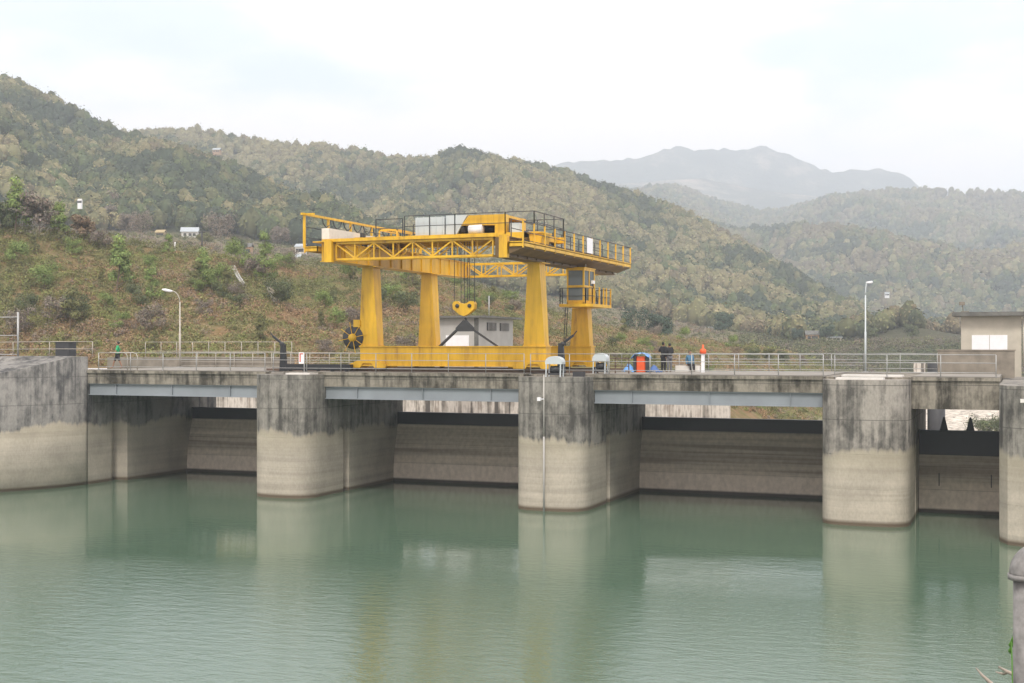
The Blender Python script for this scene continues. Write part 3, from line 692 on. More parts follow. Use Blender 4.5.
# girders run upstream-downstream and carry the trolley
for u in (UL, UR):
    m = MB(); m.box(u-.42, u+.42, 66.4, 86.2, ZG0+.03, ZG1-.03); m.box(u-.52,u+.52,66.4,86.2,ZG0,ZG0+.03); m.box(u-.52,u+.52,66.4,86.2,ZG1-.03,ZG1)
    for y in np.arange(67.6, 86, 1.5): m.box(u+.42,u+.50,y,y+.03,ZG0+.03,ZG1-.03); m.box(u-.50,u-.42,y,y+.03,ZG0+.03,ZG1-.03)
    MB().box(u+.18-.24,u+.18+.24,66.05,66.398,ZG0-.05,ZG1+.1).build('end_box', M_yel, cr_)
    m.build('girder', M_yel if u == UL else M_yel_shade, cr_)  # right girder carries the walkway's shade in its paint colour
    MB().box(u-.05,u+.05,66.8,85.8,ZG1,ZG1+.12).build('trolley_rail', M_rust, cr_)
def truss(v, z0, z1, n, name='truss'):
    m = MB(); a, b_ = UL+.55, UR-.55
    for y in (v-.35, v+.35):
        m.box(a,b_,y-.05,y+.05,z0,z0+.12); m.box(a,b_,y-.05,y+.05,z1-.12,z1)
        for i in range(n+1):
            x = a+(b_-a)*i/n; m.bar((x,y,z0+.1),(x,y,z1-.1),.07)
            if i < n:
                x2 = a+(b_-a)*(i+1)/n
                m.bar((x,y,z0+.1) if i % 2 else (x,y,z1-.1), (x2,y,z1-.1) if i % 2 else (x2,y,z0+.1), .075)
    for i in range(n+1):
        x = a+(b_-a)*i/n; m.bar((x,v-.35,z0+.05),(x,v+.35,z0+.05),.06); m.bar((x,v-.35,z1-.05),(x,v+.35,z1-.05),.06)
    m.build(name, M_yel, cr_)
truss(66.75, ZG0+.05, ZG1, 8); truss(85.6, ZG0+.0, ZG1-.1, 8)
MB().box(UL-.9, UR-.42, 66.2, 67.3, ZG1+.02, ZG1+.08).box(UL-.3,UR-.42,66.2,66.26,ZG1+.08,ZG1+.2).build('truss_walkway', M_yel, cr_)
# walkways on brackets either side, each with its railing
def walkway(u0, u1, v0, v1, z, rail_u, tag_l=None, hposts=1.15, step=1.35, mat=M_yel, under=True, midmat=M_dark):
    m = MB(); m.box(u0,u1,v0,v1,z-.05,z); m.box(u0,u0+.06,v0,v1,z-.22,z+.06); m.box(u1-.06,u1,v0,v1,z-.22,z+.06); m.box(u0,u1,v0,v0+.06,z-.22,z+.06)
    for y in (np.arange(v0+.6, v1, 1.5) if under is True else []): m.box(u0+.05,u1-.05,y,y+.07,z-.2,z-.05)
    wk = m.build('walkway', mat, cr_)
    q = MB()
    n = int((v1-v0)/step); ps = []
    for i in range(n+1):
        y = v0+(v1-v0)*i/n; ps.append(MB().box(rail_u-.04,rail_u+.04,y-.04,y+.04,z-.3,z+hposts))
    q.bar((rail_u,v0,z+hposts),(rail_u,v1,z+hposts),.045); q.bar((rail_u,v0,z+hposts*.5),(rail_u,v1,z+hposts*.5),.035); q.bar((rail_u,v0,z+.12),(rail_u,v1,z+.12),.03)
    if abs(u1-u0) > .5:
        q.bar((u0,v1,z+hposts),(u1,v1,z+hposts),.045)
    for p in ps: p.build('rail_post', mat, wk)
    q.build('rail_bar', midmat, wk)
    return wk
walkway(UR+.53, UR+1.42, 66.0, 86.8, 14.86, UR+1.38, step=1.6, under=M_yel_shade)
# sloping plate under the right walkway, shade painted into its dark yellow
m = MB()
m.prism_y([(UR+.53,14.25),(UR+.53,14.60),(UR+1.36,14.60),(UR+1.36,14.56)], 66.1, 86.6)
m.build('bracket', M_yel_shade, cr_)
walkway(UL-1.35, UL-.45, 66.0, 86.0, 14.92, UL-1.3, step=2.2, hposts=1.2)
# tall cable-festoon frame over the left walkway
m = MB()
for y in np.linspace(66.0, 80.0, 6): m.box(UL-1.40,UL-1.28,y-.06,y+.06,14.9,16.8)
m.box(UL-1.42,UL-1.24,65.7,80.2,16.8,16.93); m.box(UL-1.3,UL-.7,66.0,66.1,16.82,16.92)
m.build('festoon_frame', M_yel, cr_)
m = MB()
for i in range(9):
    y = 68+i*1.3; m.tube([(UL-1.3,y,16.8),(UL-1.3,y+.15,16.5),(UL-1.3,y+.5,16.3),(UL-1.3,y+.9,16.5),(UL-1.3,y+1.1,16.8)], .035, 5)
m.build('festoon_cable', M_dark, cr_)
for (y0, y1, h) in ((67.3, 71.2, 1.2), (72.6, 75.6, 1.15)):
    MB().box(UL-.95, UL-.45, y0, y1, 14.94, 14.94+h, .03).build('switch_cabinet', M_white2, cr_)
for y0 in (71.45, 76.0, 77.0): MB().box(UL-.95, UL-.5, y0, y0+.6, 14.94, 16.2, .03).build('resistor_box', M_dark, cr_)
# yellow guard frames on the left girder
m = MB()
for (y0, y1, h) in ((73.5, 76.2, 1.35), (74.6, 77.0, .8)):
    for y in (y0, y1): m.box(UL-.35,UL-.27,y-.04,y+.04,ZG1,ZG1+h); m.box(UL+.9,UL+.98,y-.04,y+.04,ZG1,ZG1+h)
    m.box(UL-.35,UL+.98,y0-.04,y0+.04,ZG1+h-.08,ZG1+h); m.box(UL+.9,UL+.98,y0,y1,ZG1+h-.08,ZG1+h); m.box(UL-.35,UL-.27,y0,y1,ZG1+h-.08,ZG1+h)
m.box(UL-.4,UL+1.0,73.4,77.1,ZG1+.0,ZG1+.06); m.build('guard_frame', M_yel, cr_)
# trolley
ZR = ZG1+.12
m = MB(); m.box(UL-.6,UR+.6,70.4,70.9,ZR+.15,ZR+.5); m.box(UL-.6,UR+.6,74.9,75.4,ZR+.15,ZR+.5)
m.box(UL-.3,UL+.3,70.4,75.4,ZR+.13,ZR+.48); m.box(UR-.3,UR+.3,70.4,75.4,ZR+.13,ZR+.48); m.box(UL+.3,UR-.3,70.9,74.9,ZR+.42,ZR+.48)
tr = m.build('trolley', M_yel, cr_)
for u in (UL, UR):
    for v in (71.0, 74.8): MB().lathe([(0,-.09),(.2,-.09),(.2,.09),(0,.09)], (u,v,ZR+.19), 'x', 16).build('trolley_wheel', M_dark, tr)
z = ZR+.48
m = MB(); m.prism_y([(-33.95,z+.02),(-32.05,z+.02),(-32.05,z+1.12),(-33.95,z+1.12)], 70.7, 73.2)
for x in np.arange(-33.8,-32.1,.4): m.box(x,x+.03,70.67,70.7,z+.05,z+1.15)
m.build('machine_cover', M_pgrey, tr)
m = MB(); m.prism_y([(-31.98,z+.02),(-31.3,z+.02),(-30.6,z+1.18),(-31.98,z+1.18)], 70.8, 73.0); m.build('machine_cover', M_pgrey, tr)
m = MB(); m.prism_y([(-30.9,z+.55),(-30.4,z+1.12),(-28.1,z+1.12),(-28.1,z+.02),(-28.75,z+.02),(-28.75,z+.5)], 70.6, 71.2); m.prism_y([(-30.9,z+.55),(-30.4,z+1.12),(-28.1,z+1.12),(-28.1,z+.02),(-28.75,z+.02),(-28.75,z+.5)], 73.4, 74.0)
m.box(-30.4,-28.1,71.2,73.4,z+.95,z+1.1); m.build('hoist_frame', M_yel, tr)
MB().lathe([(0,-1.0),(.38,-1.0),(.38,1.0),(0,1.0)], (-29.4,72.3,z+.42), 'x', 20).build('hoist_drum', M_black, tr)
MB().lathe([(0,-.45),(.27,-.42),(.3,.42),(0,.45)], (-30.0,70.75,z+.3), 'x', 16).build('hoist_motor', M_white, tr)
MB().lathe([(0,-.2),(.3,-.2),(.3,.2),(0,.2)], (-31.0,71.2,z+.35), 'x', 16).build('brake_drum', M_dark, tr)
MB().box(-27.9,-27.3,70.8,71.6,z,z+.6,.05).build('junction_box', M_pgrey, tr)
def thin_rail(pts, z0, h, par, mat=M_dark, name='trolley_railing'):
    m = MB()
    for a, b_ in zip(pts[:-1], pts[1:]):
        for t in (h, h*.5): m.bar((a[0],a[1],z0+t),(b_[0],b_[1],z0+t),.04)
        L_ = math.dist(a, b_); n = max(1, int(L_/1.6))
        for i in range(n+1):
            x = a[0]+(b_[0]-a[0])*i/n; y = a[1]+(b_[1]-a[1])*i/n; m.bar((x,y,z0),(x,y,z0+h),.05)
    return m.build(name, mat, par)
thin_rail([(-36.4,70.3),(-34.6,70.3)], z-.05, 1.1, tr); thin_rail([(-34.5,70.35),(-31.2,70.35),(-28.0,70.35),(-26.2,70.35),(-26.2,75.5),(-36.4,75.5)], z-.05, 1.25, tr)
thin_rail([(UR+.45,66.6),(UR+.45,70.2)], ZG1, 1.0, cr_, M_dark, 'inner_railing'); thin_rail([(UR-.4,75.8),(UR-.4,86.0)], ZG1, 1.0, cr_, M_dark, 'inner_railing')
thin_rail([(UL+.45,70.0),(UL+.45,86.0)], ZG1, .95, cr_, M_dark, 'inner_railing')
MB().prism_y([(UR+.6,15.0),(UR+1.2,15.0),(UR+1.35,15.6),(UR+.5,15.6)], 69.2, 70.6).box(UR+.45,UR+1.38,69.1,70.7,15.6,15.68).build('buffer_box', M_yel, cr_)
MB().box(UR+1.43,UR+1.46,77.0,78.1,15.0,15.95).build('notice_board', M_white, cr_)
# hook block, ropes and lifting beam
hx, hy = -31.3, 72.1
m = MB()
for x in (-.85,-.28,.0,.28,.85,.45): m.tube([(hx+x*.78,hy-.1,ZR+.5),(hx+x*.78,hy-.1,11.6)], .022, 5)
m.build('rope', M_dark, cr_)
o_ = [(hx-.92,11.72),(hx-.80,11.9),(hx-.5,11.93),(hx-.25,11.78),(hx,11.74),(hx+.25,11.78),(hx+.5,11.93),(hx+.80,11.9),(hx+.92,11.72),(hx+.88,11.38),(hx+.35,10.98),(hx,10.86),(hx-.35,10.98),(hx-.88,11.38)]
o_ = [(hx+(p-hx)*.80, 11.5+(q-11.45)*.85) for p, q in o_]
hk = MB().prism_y(o_, hy-.25, hy+.12).build('hook_block', M_yel, cr_)
for x in (-.5,.5): MB().lathe([(0,-.03),(.12,-.03),(.12,.03),(0,.03)], (hx+x*.8, hy-.28, 11.62), 'y', 14).build('sheave_pin', M_dark, hk)
MB().tube([(hx,hy,10.9),(hx+.08,hy,10.75),(hx,hy,10.6),(hx-.1,hy,10.7)], .07, 8).build('hook', M_dark, cr_)
sl = MB(); sl.prism_y([(hx-.12,10.75),(hx+.12,10.75),(hx+.62,10.28),(hx+.5,10.08),(hx-.5,10.08),(hx-.62,10.28)], hy-.06, hy+.06)
sl.bar((hx-.5,hy,10.2),(hx-2.15,hy+.6,9.0),.13); sl.bar((hx+.5,hy,10.2),(hx+2.15,hy+.6,9.0),.13); sl.bar((hx-2.6,hy+.75,8.9),(hx+2.6,hy+.75,8.9),.25,.4)
so = sl.build('lifting_beam', M_dark); tag(so, 'dark triangular lifting beam hanging from the crane hook', 'lifting beam')
# driver cab
ux0, ux1, vy0, vy1, z0, z1 = -26.6, -25.45, 77.3, 79.5, 11.85, 14.08
m = MB()
for x in (ux0, ux1-.1):
    for y in (vy0, (vy0+vy1)/2-.05, vy1-.1): m.box(x,x+.1,y,y+.1,z0,z1)
m.box(ux0-.05,ux1+.05,vy0-.05,vy1+.05,z1,z1+.05); m.box(ux0,ux1,vy0,vy1,z0,z0+.08)
for zz in (z0+.08, z0+1.02, z1-.14):
    m.box(ux0+.1,ux1-.1,vy0+.01,vy0+.09,zz,zz+.14); m.box(ux1-.09,ux1-.01,vy0+.1,vy1-.1,zz,zz+.14); m.box(ux0+.01,ux0+.09,vy0+.1,vy1-.1,zz,zz+.14)
m.box(ux0+.1,ux1-.1,vy1-.09,vy1-.01,z0+.08,z1-.14); m.box(ux1-.09,ux1-.02,(vy0+vy1)/2+.05,vy1-.1,z0+.2,z0+1.05)
cb = m.build('cabin', M_yel, cr_)
for (a0, a1) in ((z0+.22, z0+1.02), (z0+1.16, z1-.14)):
    MB().box(ux0+.1,ux1-.1,vy0+.04,vy0+.06,a0,a1).build('window', M_glass, cb); MB().box(ux1-.06,ux1-.04,vy0+.1,(vy0+vy1)/2-.05,a0,a1).build('window', M_glass, cb)
MB().box(ux1-.055,ux1-.04,(vy0+vy1)/2+.05,vy1-.1,z0+1.16,z1-.14).build('window', M_glass, cb)
MB().box(ux0+.35,ux0+.9,vy0+1.1,vy0+1.6,z0+.5,z0+1.0).build('driver_seat', M_dark, cb)
m = MB(); m.prism([(ux0-.3,vy0-.6),(ux1+.3,vy0-.6),(ux1+.65,vy0-.2),(ux1+.65,vy1+1.5),(ux0-.3,vy1+1.5)], z0-.2, z0-.02)
pf = m.build('cabin_platform', M_yel, cr_)
thin_rail([(ux0-.25,vy0-.1),(ux0-.25,vy0-.55),(ux1+.27,vy0-.55),(ux1+.6,vy0-.2),(ux1+.6,vy1+1.45),(ux0-.25,vy1+1.45)], z0-.02, .98, pf, M_dark, 'platform_rail')
for y in (vy0+.2, vy0+1.2, vy1-.1, vy1+.5, vy1+1.4): MB().box(ux1+.56,ux1+.64,y,y+.08,z0-.1,z0+1.05).build('platform_post', M_yel, pf)
MB().tube([(ux1+.25,vy0+1.9,z0),(ux1+.25,vy0+1.7,z0+.7),(ux1+.12,vy0+1.5,z0+1.1),(ux1+.08,vy0+1.4,z0+1.35)], .035, 6).build('cab_hose', M_dark, cb)
MB().box(ux1+.0,ux1+.2,vy0+1.3,vy0+1.6,z0+1.3,z0+1.5,.03).build('flood_light', M_white, cb)
MB().tube([(ux1-.3,vy0+1.2,z1+.05),(ux1-.3,vy0+1.2,z1+.5)], .04, 6).build('aerial', M_grey, cb)
# ladder on the right rear leg
m = MB()
for y in (V2-1.0, V2-.6): m.bar((UR-.9,y,9.2),(UR-.75,y,11.8),.04)
for zz in np.arange(9.4, 11.8, .3): m.bar((UR-.88,V2-1.0,zz),(UR-.88,V2-.6,zz),.03)
m.build('ladder', M_dark, cr_)
# cable reel
rx, ry, rz = UL-1.05, V1-.35, 9.72
m = MB(); m.lathe([(.2,-.1),(.70,-.1),(.72,0),(.70,.1),(.2,.1)], (rx,ry,rz), 'y', 28); 
re = m.build('cable_reel', M_dark, cr_)
MB().lathe([(0,-.30),(.22,-.30),(.25,-.1),(.25,.12),(0,.12)], (rx,ry,rz), 'y', 18).build('reel_hub', M_yel, re)
m = MB()
for i in range(8):
    a = i*PI/4+.2; m.bar((rx+.15*math.cos(a),ry-.13,rz+.15*math.sin(a)),(rx+.98*math.cos(a),ry-.13,rz+.98*math.sin(a)),.035)
m.build('reel_spoke', M_yel, re)
MB().box(rx+.05,rx+.52,ry-.15,ry+.3,rz+.65,rz+1.1,.03).build('reel_motor', M_yel, re); MB().bar((rx,ry+.2,rz),(UL-.6,ry+.3,rz),.16).build('reel_bracket', M_yel, re)

# ------------------------------------------------------------------ things on the deck
def arm_post(u, v, lab, s=1):
    o = empty('hose_arm', (u, v, ZD), lab, 'jib arm')
    MB().prism_y([(u-.22,ZD+.06),(u+.25,ZD+.06),(u+.12,ZD+1.75),(u-.14,ZD+1.8)], v-.12, v+.12).build('post', M_black, o)
    MB().bar((u, v, ZD+1.7), (u-s*.75, v, ZD+2.25), .12).bar((u-s*.7, v, ZD+2.2), (u-s*.95, v, ZD+2.5), .05).build('jib', M_black, o)
    MB().lathe([(0,-.1),(.13,-.1),(.13,.1),(0,.1)], (u-s*.1,v,ZD+1.75), 'y', 12).build('pivot', M_dark, o)
    return o
arm_post(-43.3, 71.0, 'black jib post with a raised arm, standing left of the crane', 1)
arm_post(-24.75, 70.95, 'black jib post leaning beside the right crane leg', -1)
tr_ = MB().box(-43.0,-38.4,70.75,71.15,ZD+.12,ZD+.5,.03)
for x in np.arange(-42.8,-38.5,1.0): tr_.box(x,x+.1,70.8,71.1,ZD+.06,ZD+.12)
tr_ = tr_.build('cable_trough', M_black); tag(tr_, 'long black cable trough on the deck left of the crane', 'trough')
def hood_machine(u, v, z, w_, lab):
    o = empty('hoist_unit', (u, v, z), lab, 'machine', 'small white-hooded hoist machines')
    prof = [(u-w_/2, z+.72)]
    for i in range(9):
        a = PI-PI*i/8; prof.append((u+w_/2*math.cos(a), z+.85+.32*math.sin(a)))
    prof += [(u+w_/2, z+.72)]
    MB().prism_y(prof, v-.3, v+.3).build('hood', M_pgrey, o)
    for dx in (-w_/2+.05, w_/2-.1):
        for dy in (-.28, .22): MB().bar((u+dx, v+dy, z), (u+dx+.02, v+dy, z+.75), .06).build('leg', M_pgrey, o)
    MB().lathe([(0,-.25),(.2,-.25),(.2,.25),(0,.25)], (u, v, z+.42), 'x', 14).box(u-.35,u+.35,v-.2,v+.2,z+.1,z+.22).build('motor', M_dark, o)
    return o
hood_machine(-24.5, 69.2, ZP, 1.0, 'white-hooded machine standing on the middle pier nose')
hood_machine(-22.4, 71.1, ZD+.06, .85, 'white-hooded machine just right of the crane foot')
MB().box(-23.7,-23.0,69.9,70.1,ZP,ZP+.3).build('pipe_rack', M_dark); o = bpy.data.objects['pipe_rack']; tag(o, 'low dark bracket on the middle pier between two white-hooded machines', 'bracket')
# drain pipe and floodlight on the middle pier
dp = empty('drain_pipe', (-24.75, 68.1, 0), 'thin pale pipe running down the face of the middle pier', 'pipe')
MB().tube([(-24.75,68.02,7.6),(-24.75,68.02,4.1)], .022, 8).build('upper_pipe', M_white2, dp)
MB().tube([(-24.75,68.02,4.15),(-24.75,68.02,-.3)], .055, 8).build('lower_pipe', M_hutg, dp)
MB().box(-25.07,-24.87,67.75,67.95,6.15,6.35,.03).bar((-24.88,67.9,6.25),(-24.75,68.02,6.25),.05).build('flood_light', M_white, dp)
# sign on the left pier
sg = empty('sign_post', (-41.2, 70.0, ZP), 'small red and white sign on a thin post left of the crane', 'sign')
MB().tube([(-41.2,70.0,ZP),(-41.2,70.0,ZP+1.35)], .03, 6).build('post', M_grey, sg)
MB().box(-41.55,-41.2,69.94,69.96,ZP+.65,ZP+1.35).build('sign_plate', M_white, sg)
sr = simple('faded_red', (.60,.18,.15), .6)
MB().box(-41.5,-41.4,69.93,69.938,ZP+.75,ZP+1.25).box(-41.5,-41.25,69.93,69.938,ZP+1.22,ZP+1.3).build('sign_marking', sr, sg)
# orange drum stand with blue sheet
P = W(641.5, 78.0, ZD+.06)
os_ = empty('orange_cabinet', tuple(P), 'orange box with a blue sheet thrown over it', 'box')
MB().box(P.x-.28,P.x+.28,P.y-.2,P.y+.2,P.z,P.z+.95,.06).build('panel', M_orange, os_)
MB().box(P.x-.45,P.x-.3,P.y-.22,P.y+.22,P.z,P.z+1.0).build('side_panel', M_dark, os_); MB().box(P.x+.3,P.x+.42,P.y-.22,P.y+.22,P.z,P.z+1.0).build('side_panel', M_dark, os_)
m = MB()
g = 8; vv = []; 
for i in range(g+1):
    for j in range(g+1):
        x = -.55+1.1*i/g; y = -.4+.8*j/g; vv.append((P.x+x, P.y+y, P.z+1.12-.28*abs(x/.55)**3-.05*math.sin(i*2.1+j*1.3)))
m.add(vv, [(i*(g+1)+j, (i+1)*(g+1)+j, (i+1)*(g+1)+j+1, i*(g+1)+j+1) for i in range(g) for j in range(g)], True)
sh = m.build('blue_sheet', M_blue); tag(sh, 'crumpled blue sheet draped over the orange box', 'sheet', 'blue sheets')
sh.modifiers.new('s', 'SOLIDIFY').thickness = .02
m = MB(); vv = []
for i in range(g+1):
    for j in range(g+1):
        x = -1.1+.75*i/g; y = -.5+.8*j/g; vv.append((P.x+x, P.y+y, P.z+.03+.48*math.exp(-((x+.75)/.28)**2-((y+.1)/.3)**2)+.05*math.sin(i*2.3)*math.cos(j*1.7)))
m.add(vv, [(i*(g+1)+j, (i+1)*(g+1)+j, (i+1)*(g+1)+j+1, i*(g+1)+j+1) for i in range(g) for j in range(g)], True)
sh = m.build('blue_sheet', M_blue); tag(sh, 'blue sheet heaped on the deck left of the orange box', 'sheet', 'blue sheets'); sh.modifiers.new('s', 'SOLIDIFY').thickness = .02
m = MB(); vv = []
for i in range(g+1):
    for j in range(g+1):
        x = .45+.8*i/g; y = -.5+.8*j/g; vv.append((P.x+x, P.y+y, P.z+.03+.42*math.exp(-((x-.8)/.25)**2-((y+.1)/.3)**2)+.05*math.sin(i*2.9)*math.cos(j*1.2)))
m.add(vv, [(i*(g+1)+j, (i+1)*(g+1)+j, (i+1)*(g+1)+j+1, i*(g+1)+j+1) for i in range(g) for j in range(g)], True)
sh = m.build('blue_sheet', simple('dark_blue_sheet', (.06,.12,.30), .6)); tag(sh, 'darker blue sheet heaped right of the orange box', 'sheet', 'blue sheets'); sh.modifiers.new('s', 'SOLIDIFY').thickness = .02
# white post with orange cap
P = W(703, 77.5, ZD+.06)
wp = empty('marker_post', tuple(P), 'white marker post with an orange beacon on top', 'post')
MB().box(P.x-.09,P.x+.09,P.y-.09,P.y+.09,P.z,P.z+1.1).build('post', M_white, wp); MB().lathe([(0,0),(.2,0),(.19,.25),(.06,.33),(.05,.55),(0,.56)], (P.x,P.y,P.z+1.1), 'z', 14).build('beacon', M_orange, wp)
P = W(689, 79, ZD+.06); bs = MB().box(P.x-.9,P.x+.6,P.y+.1,P.y+.5,P.z,P.z+.38,.04).build('concrete_bench', M_white2); tag(bs, 'low white concrete kerb block behind the white marker post', 'block')
# brown gate frame beside machine
o = MB(); 
for x in (-21.7,-20.9): o.box(x,x+.06,71.5,71.56,ZD+.06,ZD+.95)
o.box(-22.2,-20.84,71.5,71.56,ZD+.9,ZD+.96).box(-22.2,-20.84,71.5,71.56,ZD+.45,ZD+.5); o = o.build('rusty_frame', M_rust); tag(o, 'rusty square frame between the crane foot and the orange box', 'frame')

# ------------------------------------------------------------------ buildings
def hut_right():
    o = empty('hut', (-3.3, 82.8, ZD), 'cream hut with flat overhanging roof and white double shutters', 'hut')
    x0,x1,y0,y1,z0,z1 = -3.4,.0,83.0,86.0,7.0,11.0
    MB().box(x0,x1,y0,y1,z0,z1).build('wall', M_cream, o)
    MB().box(x0-.5,x1+.6,y0-.6,y1+.5,z1,z1+.19).box(x0-.45,x1+.55,y0-.55,y1+.45,z1+.19,z1+.24).build('roof', M_roof, o)
    for a, b_ in ((x0+.62,x0+1.6),(x0+1.63,x0+2.62)):
        s = MB().box(a,b_,y0-.05,y0-.003,8.9,9.85)
        for zz in np.arange(8.95,9.85,.12): s.box(a+.04,b_-.04,y0-.062,y0-.05,zz,zz+.02)
        s.build('shutter', M_white, o)
    MB().tube([(x1+.12,y0-.1,z1-.05),(x1+.12,y0-.1,8.0)], .05, 6).build('downpipe', M_cream, o)
    l_ = empty('roof_light', (x0+.15,y0,z1+.2), 'small floodlight mounted on the roof of the cream hut', 'lamp')
    MB().box(x0+.0,x0+.45,y0-.1,y0+.2,z1+.2,z1+.3).tube([(x0+.12,y0,z1+.3),(x0+.08,y0,z1+.7)], .03, 6).build('stand', M_brownc, l_)
    MB().box(x0-.1,x0+.22,y0-.15,y0+.12,z1+.66,z1+.86,.04).build('lamp_head', M_brownc, l_)
hut_right()
pb = MB().box(-4.45,-.35,78.0,78.35,7.4,8.93).box(-4.5,-.3,77.96,78.39,8.93,9.0).box(-4.45,-4.15,78.35,82.6,7.4,8.9).build('parapet_wall', M_brownc); tag(pb, 'brown stained concrete parapet in front of the cream hut', 'wall')
def hut_grey():
    o = empty('control_house', (-43, 95, 7.3), 'grey flat-roofed building seen through the crane legs', 'building')
    x0,x1,y0,y1,z0,z1 = -43.9,-40.2,95.0,102.8,6.6,11.45
    MB().box(x0,x1,y0,y1,z0,z1).build('wall', M_hutg, o)
    MB().box(x0-.5,x1+.55,y0-.5,y1+.7,z1,z1+.16).build('roof', M_roof, o)
    MB().box(x0+1.0,x0+3.0,y0-.06,y0-.003,8.0,10.05).build('door', M_white, o)
    for y in (97.0, 99.8):
        fr = MB().box(x1+.003,x1+.05,y,y+2.0,10.45,11.1).build('window', M_black, o)
        b2_ = MB()
        for k in range(7): b2_.box(x1+.05,x1+.08,y+.14+k*.27,y+.2+k*.27,10.45,11.1)
        b2_.build('window_bars', M_hutg, fr)
    MB().box(x1-.25,x1+.02,y0-.02,y0+.25,z0,z1-.01).build('corner_post', M_roof, o)
hut_grey()
def cottage(xp, d, ybase, wdt, h, wall, roof, lab, rz=.2, pitched=True):
    z = ZY(ybase, d); p = W(xp, d, z); o = empty('farmhouse', tuple(p), lab, 'house', None, rz)
    sv = MB().box(-wdt/2,wdt/2,-wdt*.35,wdt*.35,-1.5,h); sv = sv
    def loc(mb): mb.v = [tuple(wm(o) @ Vector(q)) for q in mb.v]; return mb
    loc(sv).build('wall', wall, o)
    if pitched:
        loc(MB().prism_x([(-wdt*.45,h-.1),(0,h+wdt*.3),(wdt*.45,h-.1),(0,h+wdt*.22)], -wdt*.58, wdt*.58)).build('roof', roof, o)
    else:
        loc(MB().box(-wdt*.56,wdt*.56,-wdt*.42,wdt*.42,h,h+.2)).build('roof', roof, o)
    for x in (-.28,.05,.3):
        loc(MB().box(wdt*x-.4,wdt*x+.4,-wdt*.35-.05,-wdt*.35-.004,h*.25,h*.7)).build('window', M_dark, o)
M_tin = simple('tin_roof', (.38,.42,.45), .5); M_thatch = simple('thatch', (.38,.30,.17), .95); M_earth = simple('ochre_wall', (.42,.27,.17), .9)
cottage(190, 385, 238, 4.6, 1.8, M_white2, M_tin, 'long white farmhouse with a grey tin roof on the terraces', .5)
cottage(161, 380, 236.5, 2.6, 1.2, M_thatch, M_thatch, 'small straw-coloured thatched hut left of the white farmhouse', .2)
cottage(246, 300, 255.5, 2.8, 2.0, M_earth, M_roof, 'ochre hut with a dark roof below the terraces', .3)
cottage(291, 330, 263, 4.6, .9, M_tin, M_tin, 'low tin-roofed shed left of the crane top', .4)
cottage(301, 350, 254, 2.6, 2.0, M_white2, M_tin, 'small white house just left of the crane walkway', .1)
cottage(706, 430, 337, 6, 1.6, M_white2, M_tin, 'distant white-walled house low on the slope right of the crane', .3)
cottage(812, 335, 340.5, 3.2, 1.6, M_earth, M_roof, 'pinkish white house beyond the far embankment', .3)
cottage(834, 345, 340.5, 4.0, .8, M_cream, M_tin, 'low pale shed to the right of the house on the far bank', .1, False)
cottage(887, 900, 296, 3.0, 1.8, M_white, M_tin, 'tiny white house alone in the hazy forest at right', .2)
cottage(217, 900, 153, 5, 2.0, M_earth, M_tin, 'faint ochre house near the skyline at left', .2)
cottage(80, 395, 204, 1.2, 1.2, M_white, M_white2, 'small white hut among the trees at upper left', .2)

# ------------------------------------------------------------------ scrub on the near slope
PAL_SCRUB = np.array([[.185,.175,.075],[.135,.14,.06],[.25,.165,.095],[.205,.165,.13],[.15,.125,.10],[.095,.105,.05],[.28,.205,.115],[.185,.20,.065]])
def scrub(n, k0, x0, x1, t0, t1, rad, nq, leaf, lab, seed, order):
    xi = (RNG.uniform(x0, x1, n)-XS[0])/6.0; t = RNG.uniform(t0, t1, n); X,Y,Z,D = surf(k0, xi, t)
    m = Z > .6; X,Y,Z = X[m],Y[m],Z[m]; n = len(X)
    r_ = RNG.uniform(rad[0], rad[1], n)**1.0*(.7+.6*fbm(X/6,Y/6,seed,2)); g = fbm(X/17, Y/17, seed+3, 4); q = np.clip((g-.5)*2.6+.5+RNG.normal(0,.13,n)-.38*np.clip((t[m]-.62)/.3,0,1), 0, .999)
    c = PAL_SCRUB[np.array(order)[(q*len(order)).astype(int)]]*1.12*RNG.uniform(.86,1.14,(n,1))
    V,Fs,T = crown_cloud(np.stack([X,Y,Z+r_*.25],1), r_, r_*RNG.uniform(.6,1.2,n), c, nq, leaf, .14)
    o = np_mesh('scrub_cover', V, Fs, M_leaf, T); tag(o, lab, 'scrub', kind='stuff'); return o
scrub(9500, 1, -60, 860, .0, 1.05, (.2,.85), 80, .055, 'low green and brown scrub covering the slope behind the barrage', 21, [1,7,0,0,7,0,2,2,6,3,2,0,7,0,1])
scrub(5200, 3, -60, 860, .0, 1.0, (.4,1.2), 44, .10, 'patchy bushes on the terraces above the slope', 22, [5,1,3,4,2,4,3,1,5])

scrub(3600, 3, 740, 1110, .0, 1.0, (.6,1.7), 50, .13, 'grey-green brush on the far river bank', 23, [5,1,4,5,5])
scrub(1500, 2, 740, 1110, .0, 1.0, (.6,1.4), 50, .11, 'low brush beyond the river bed', 24, [5,1,2,3,5,7])
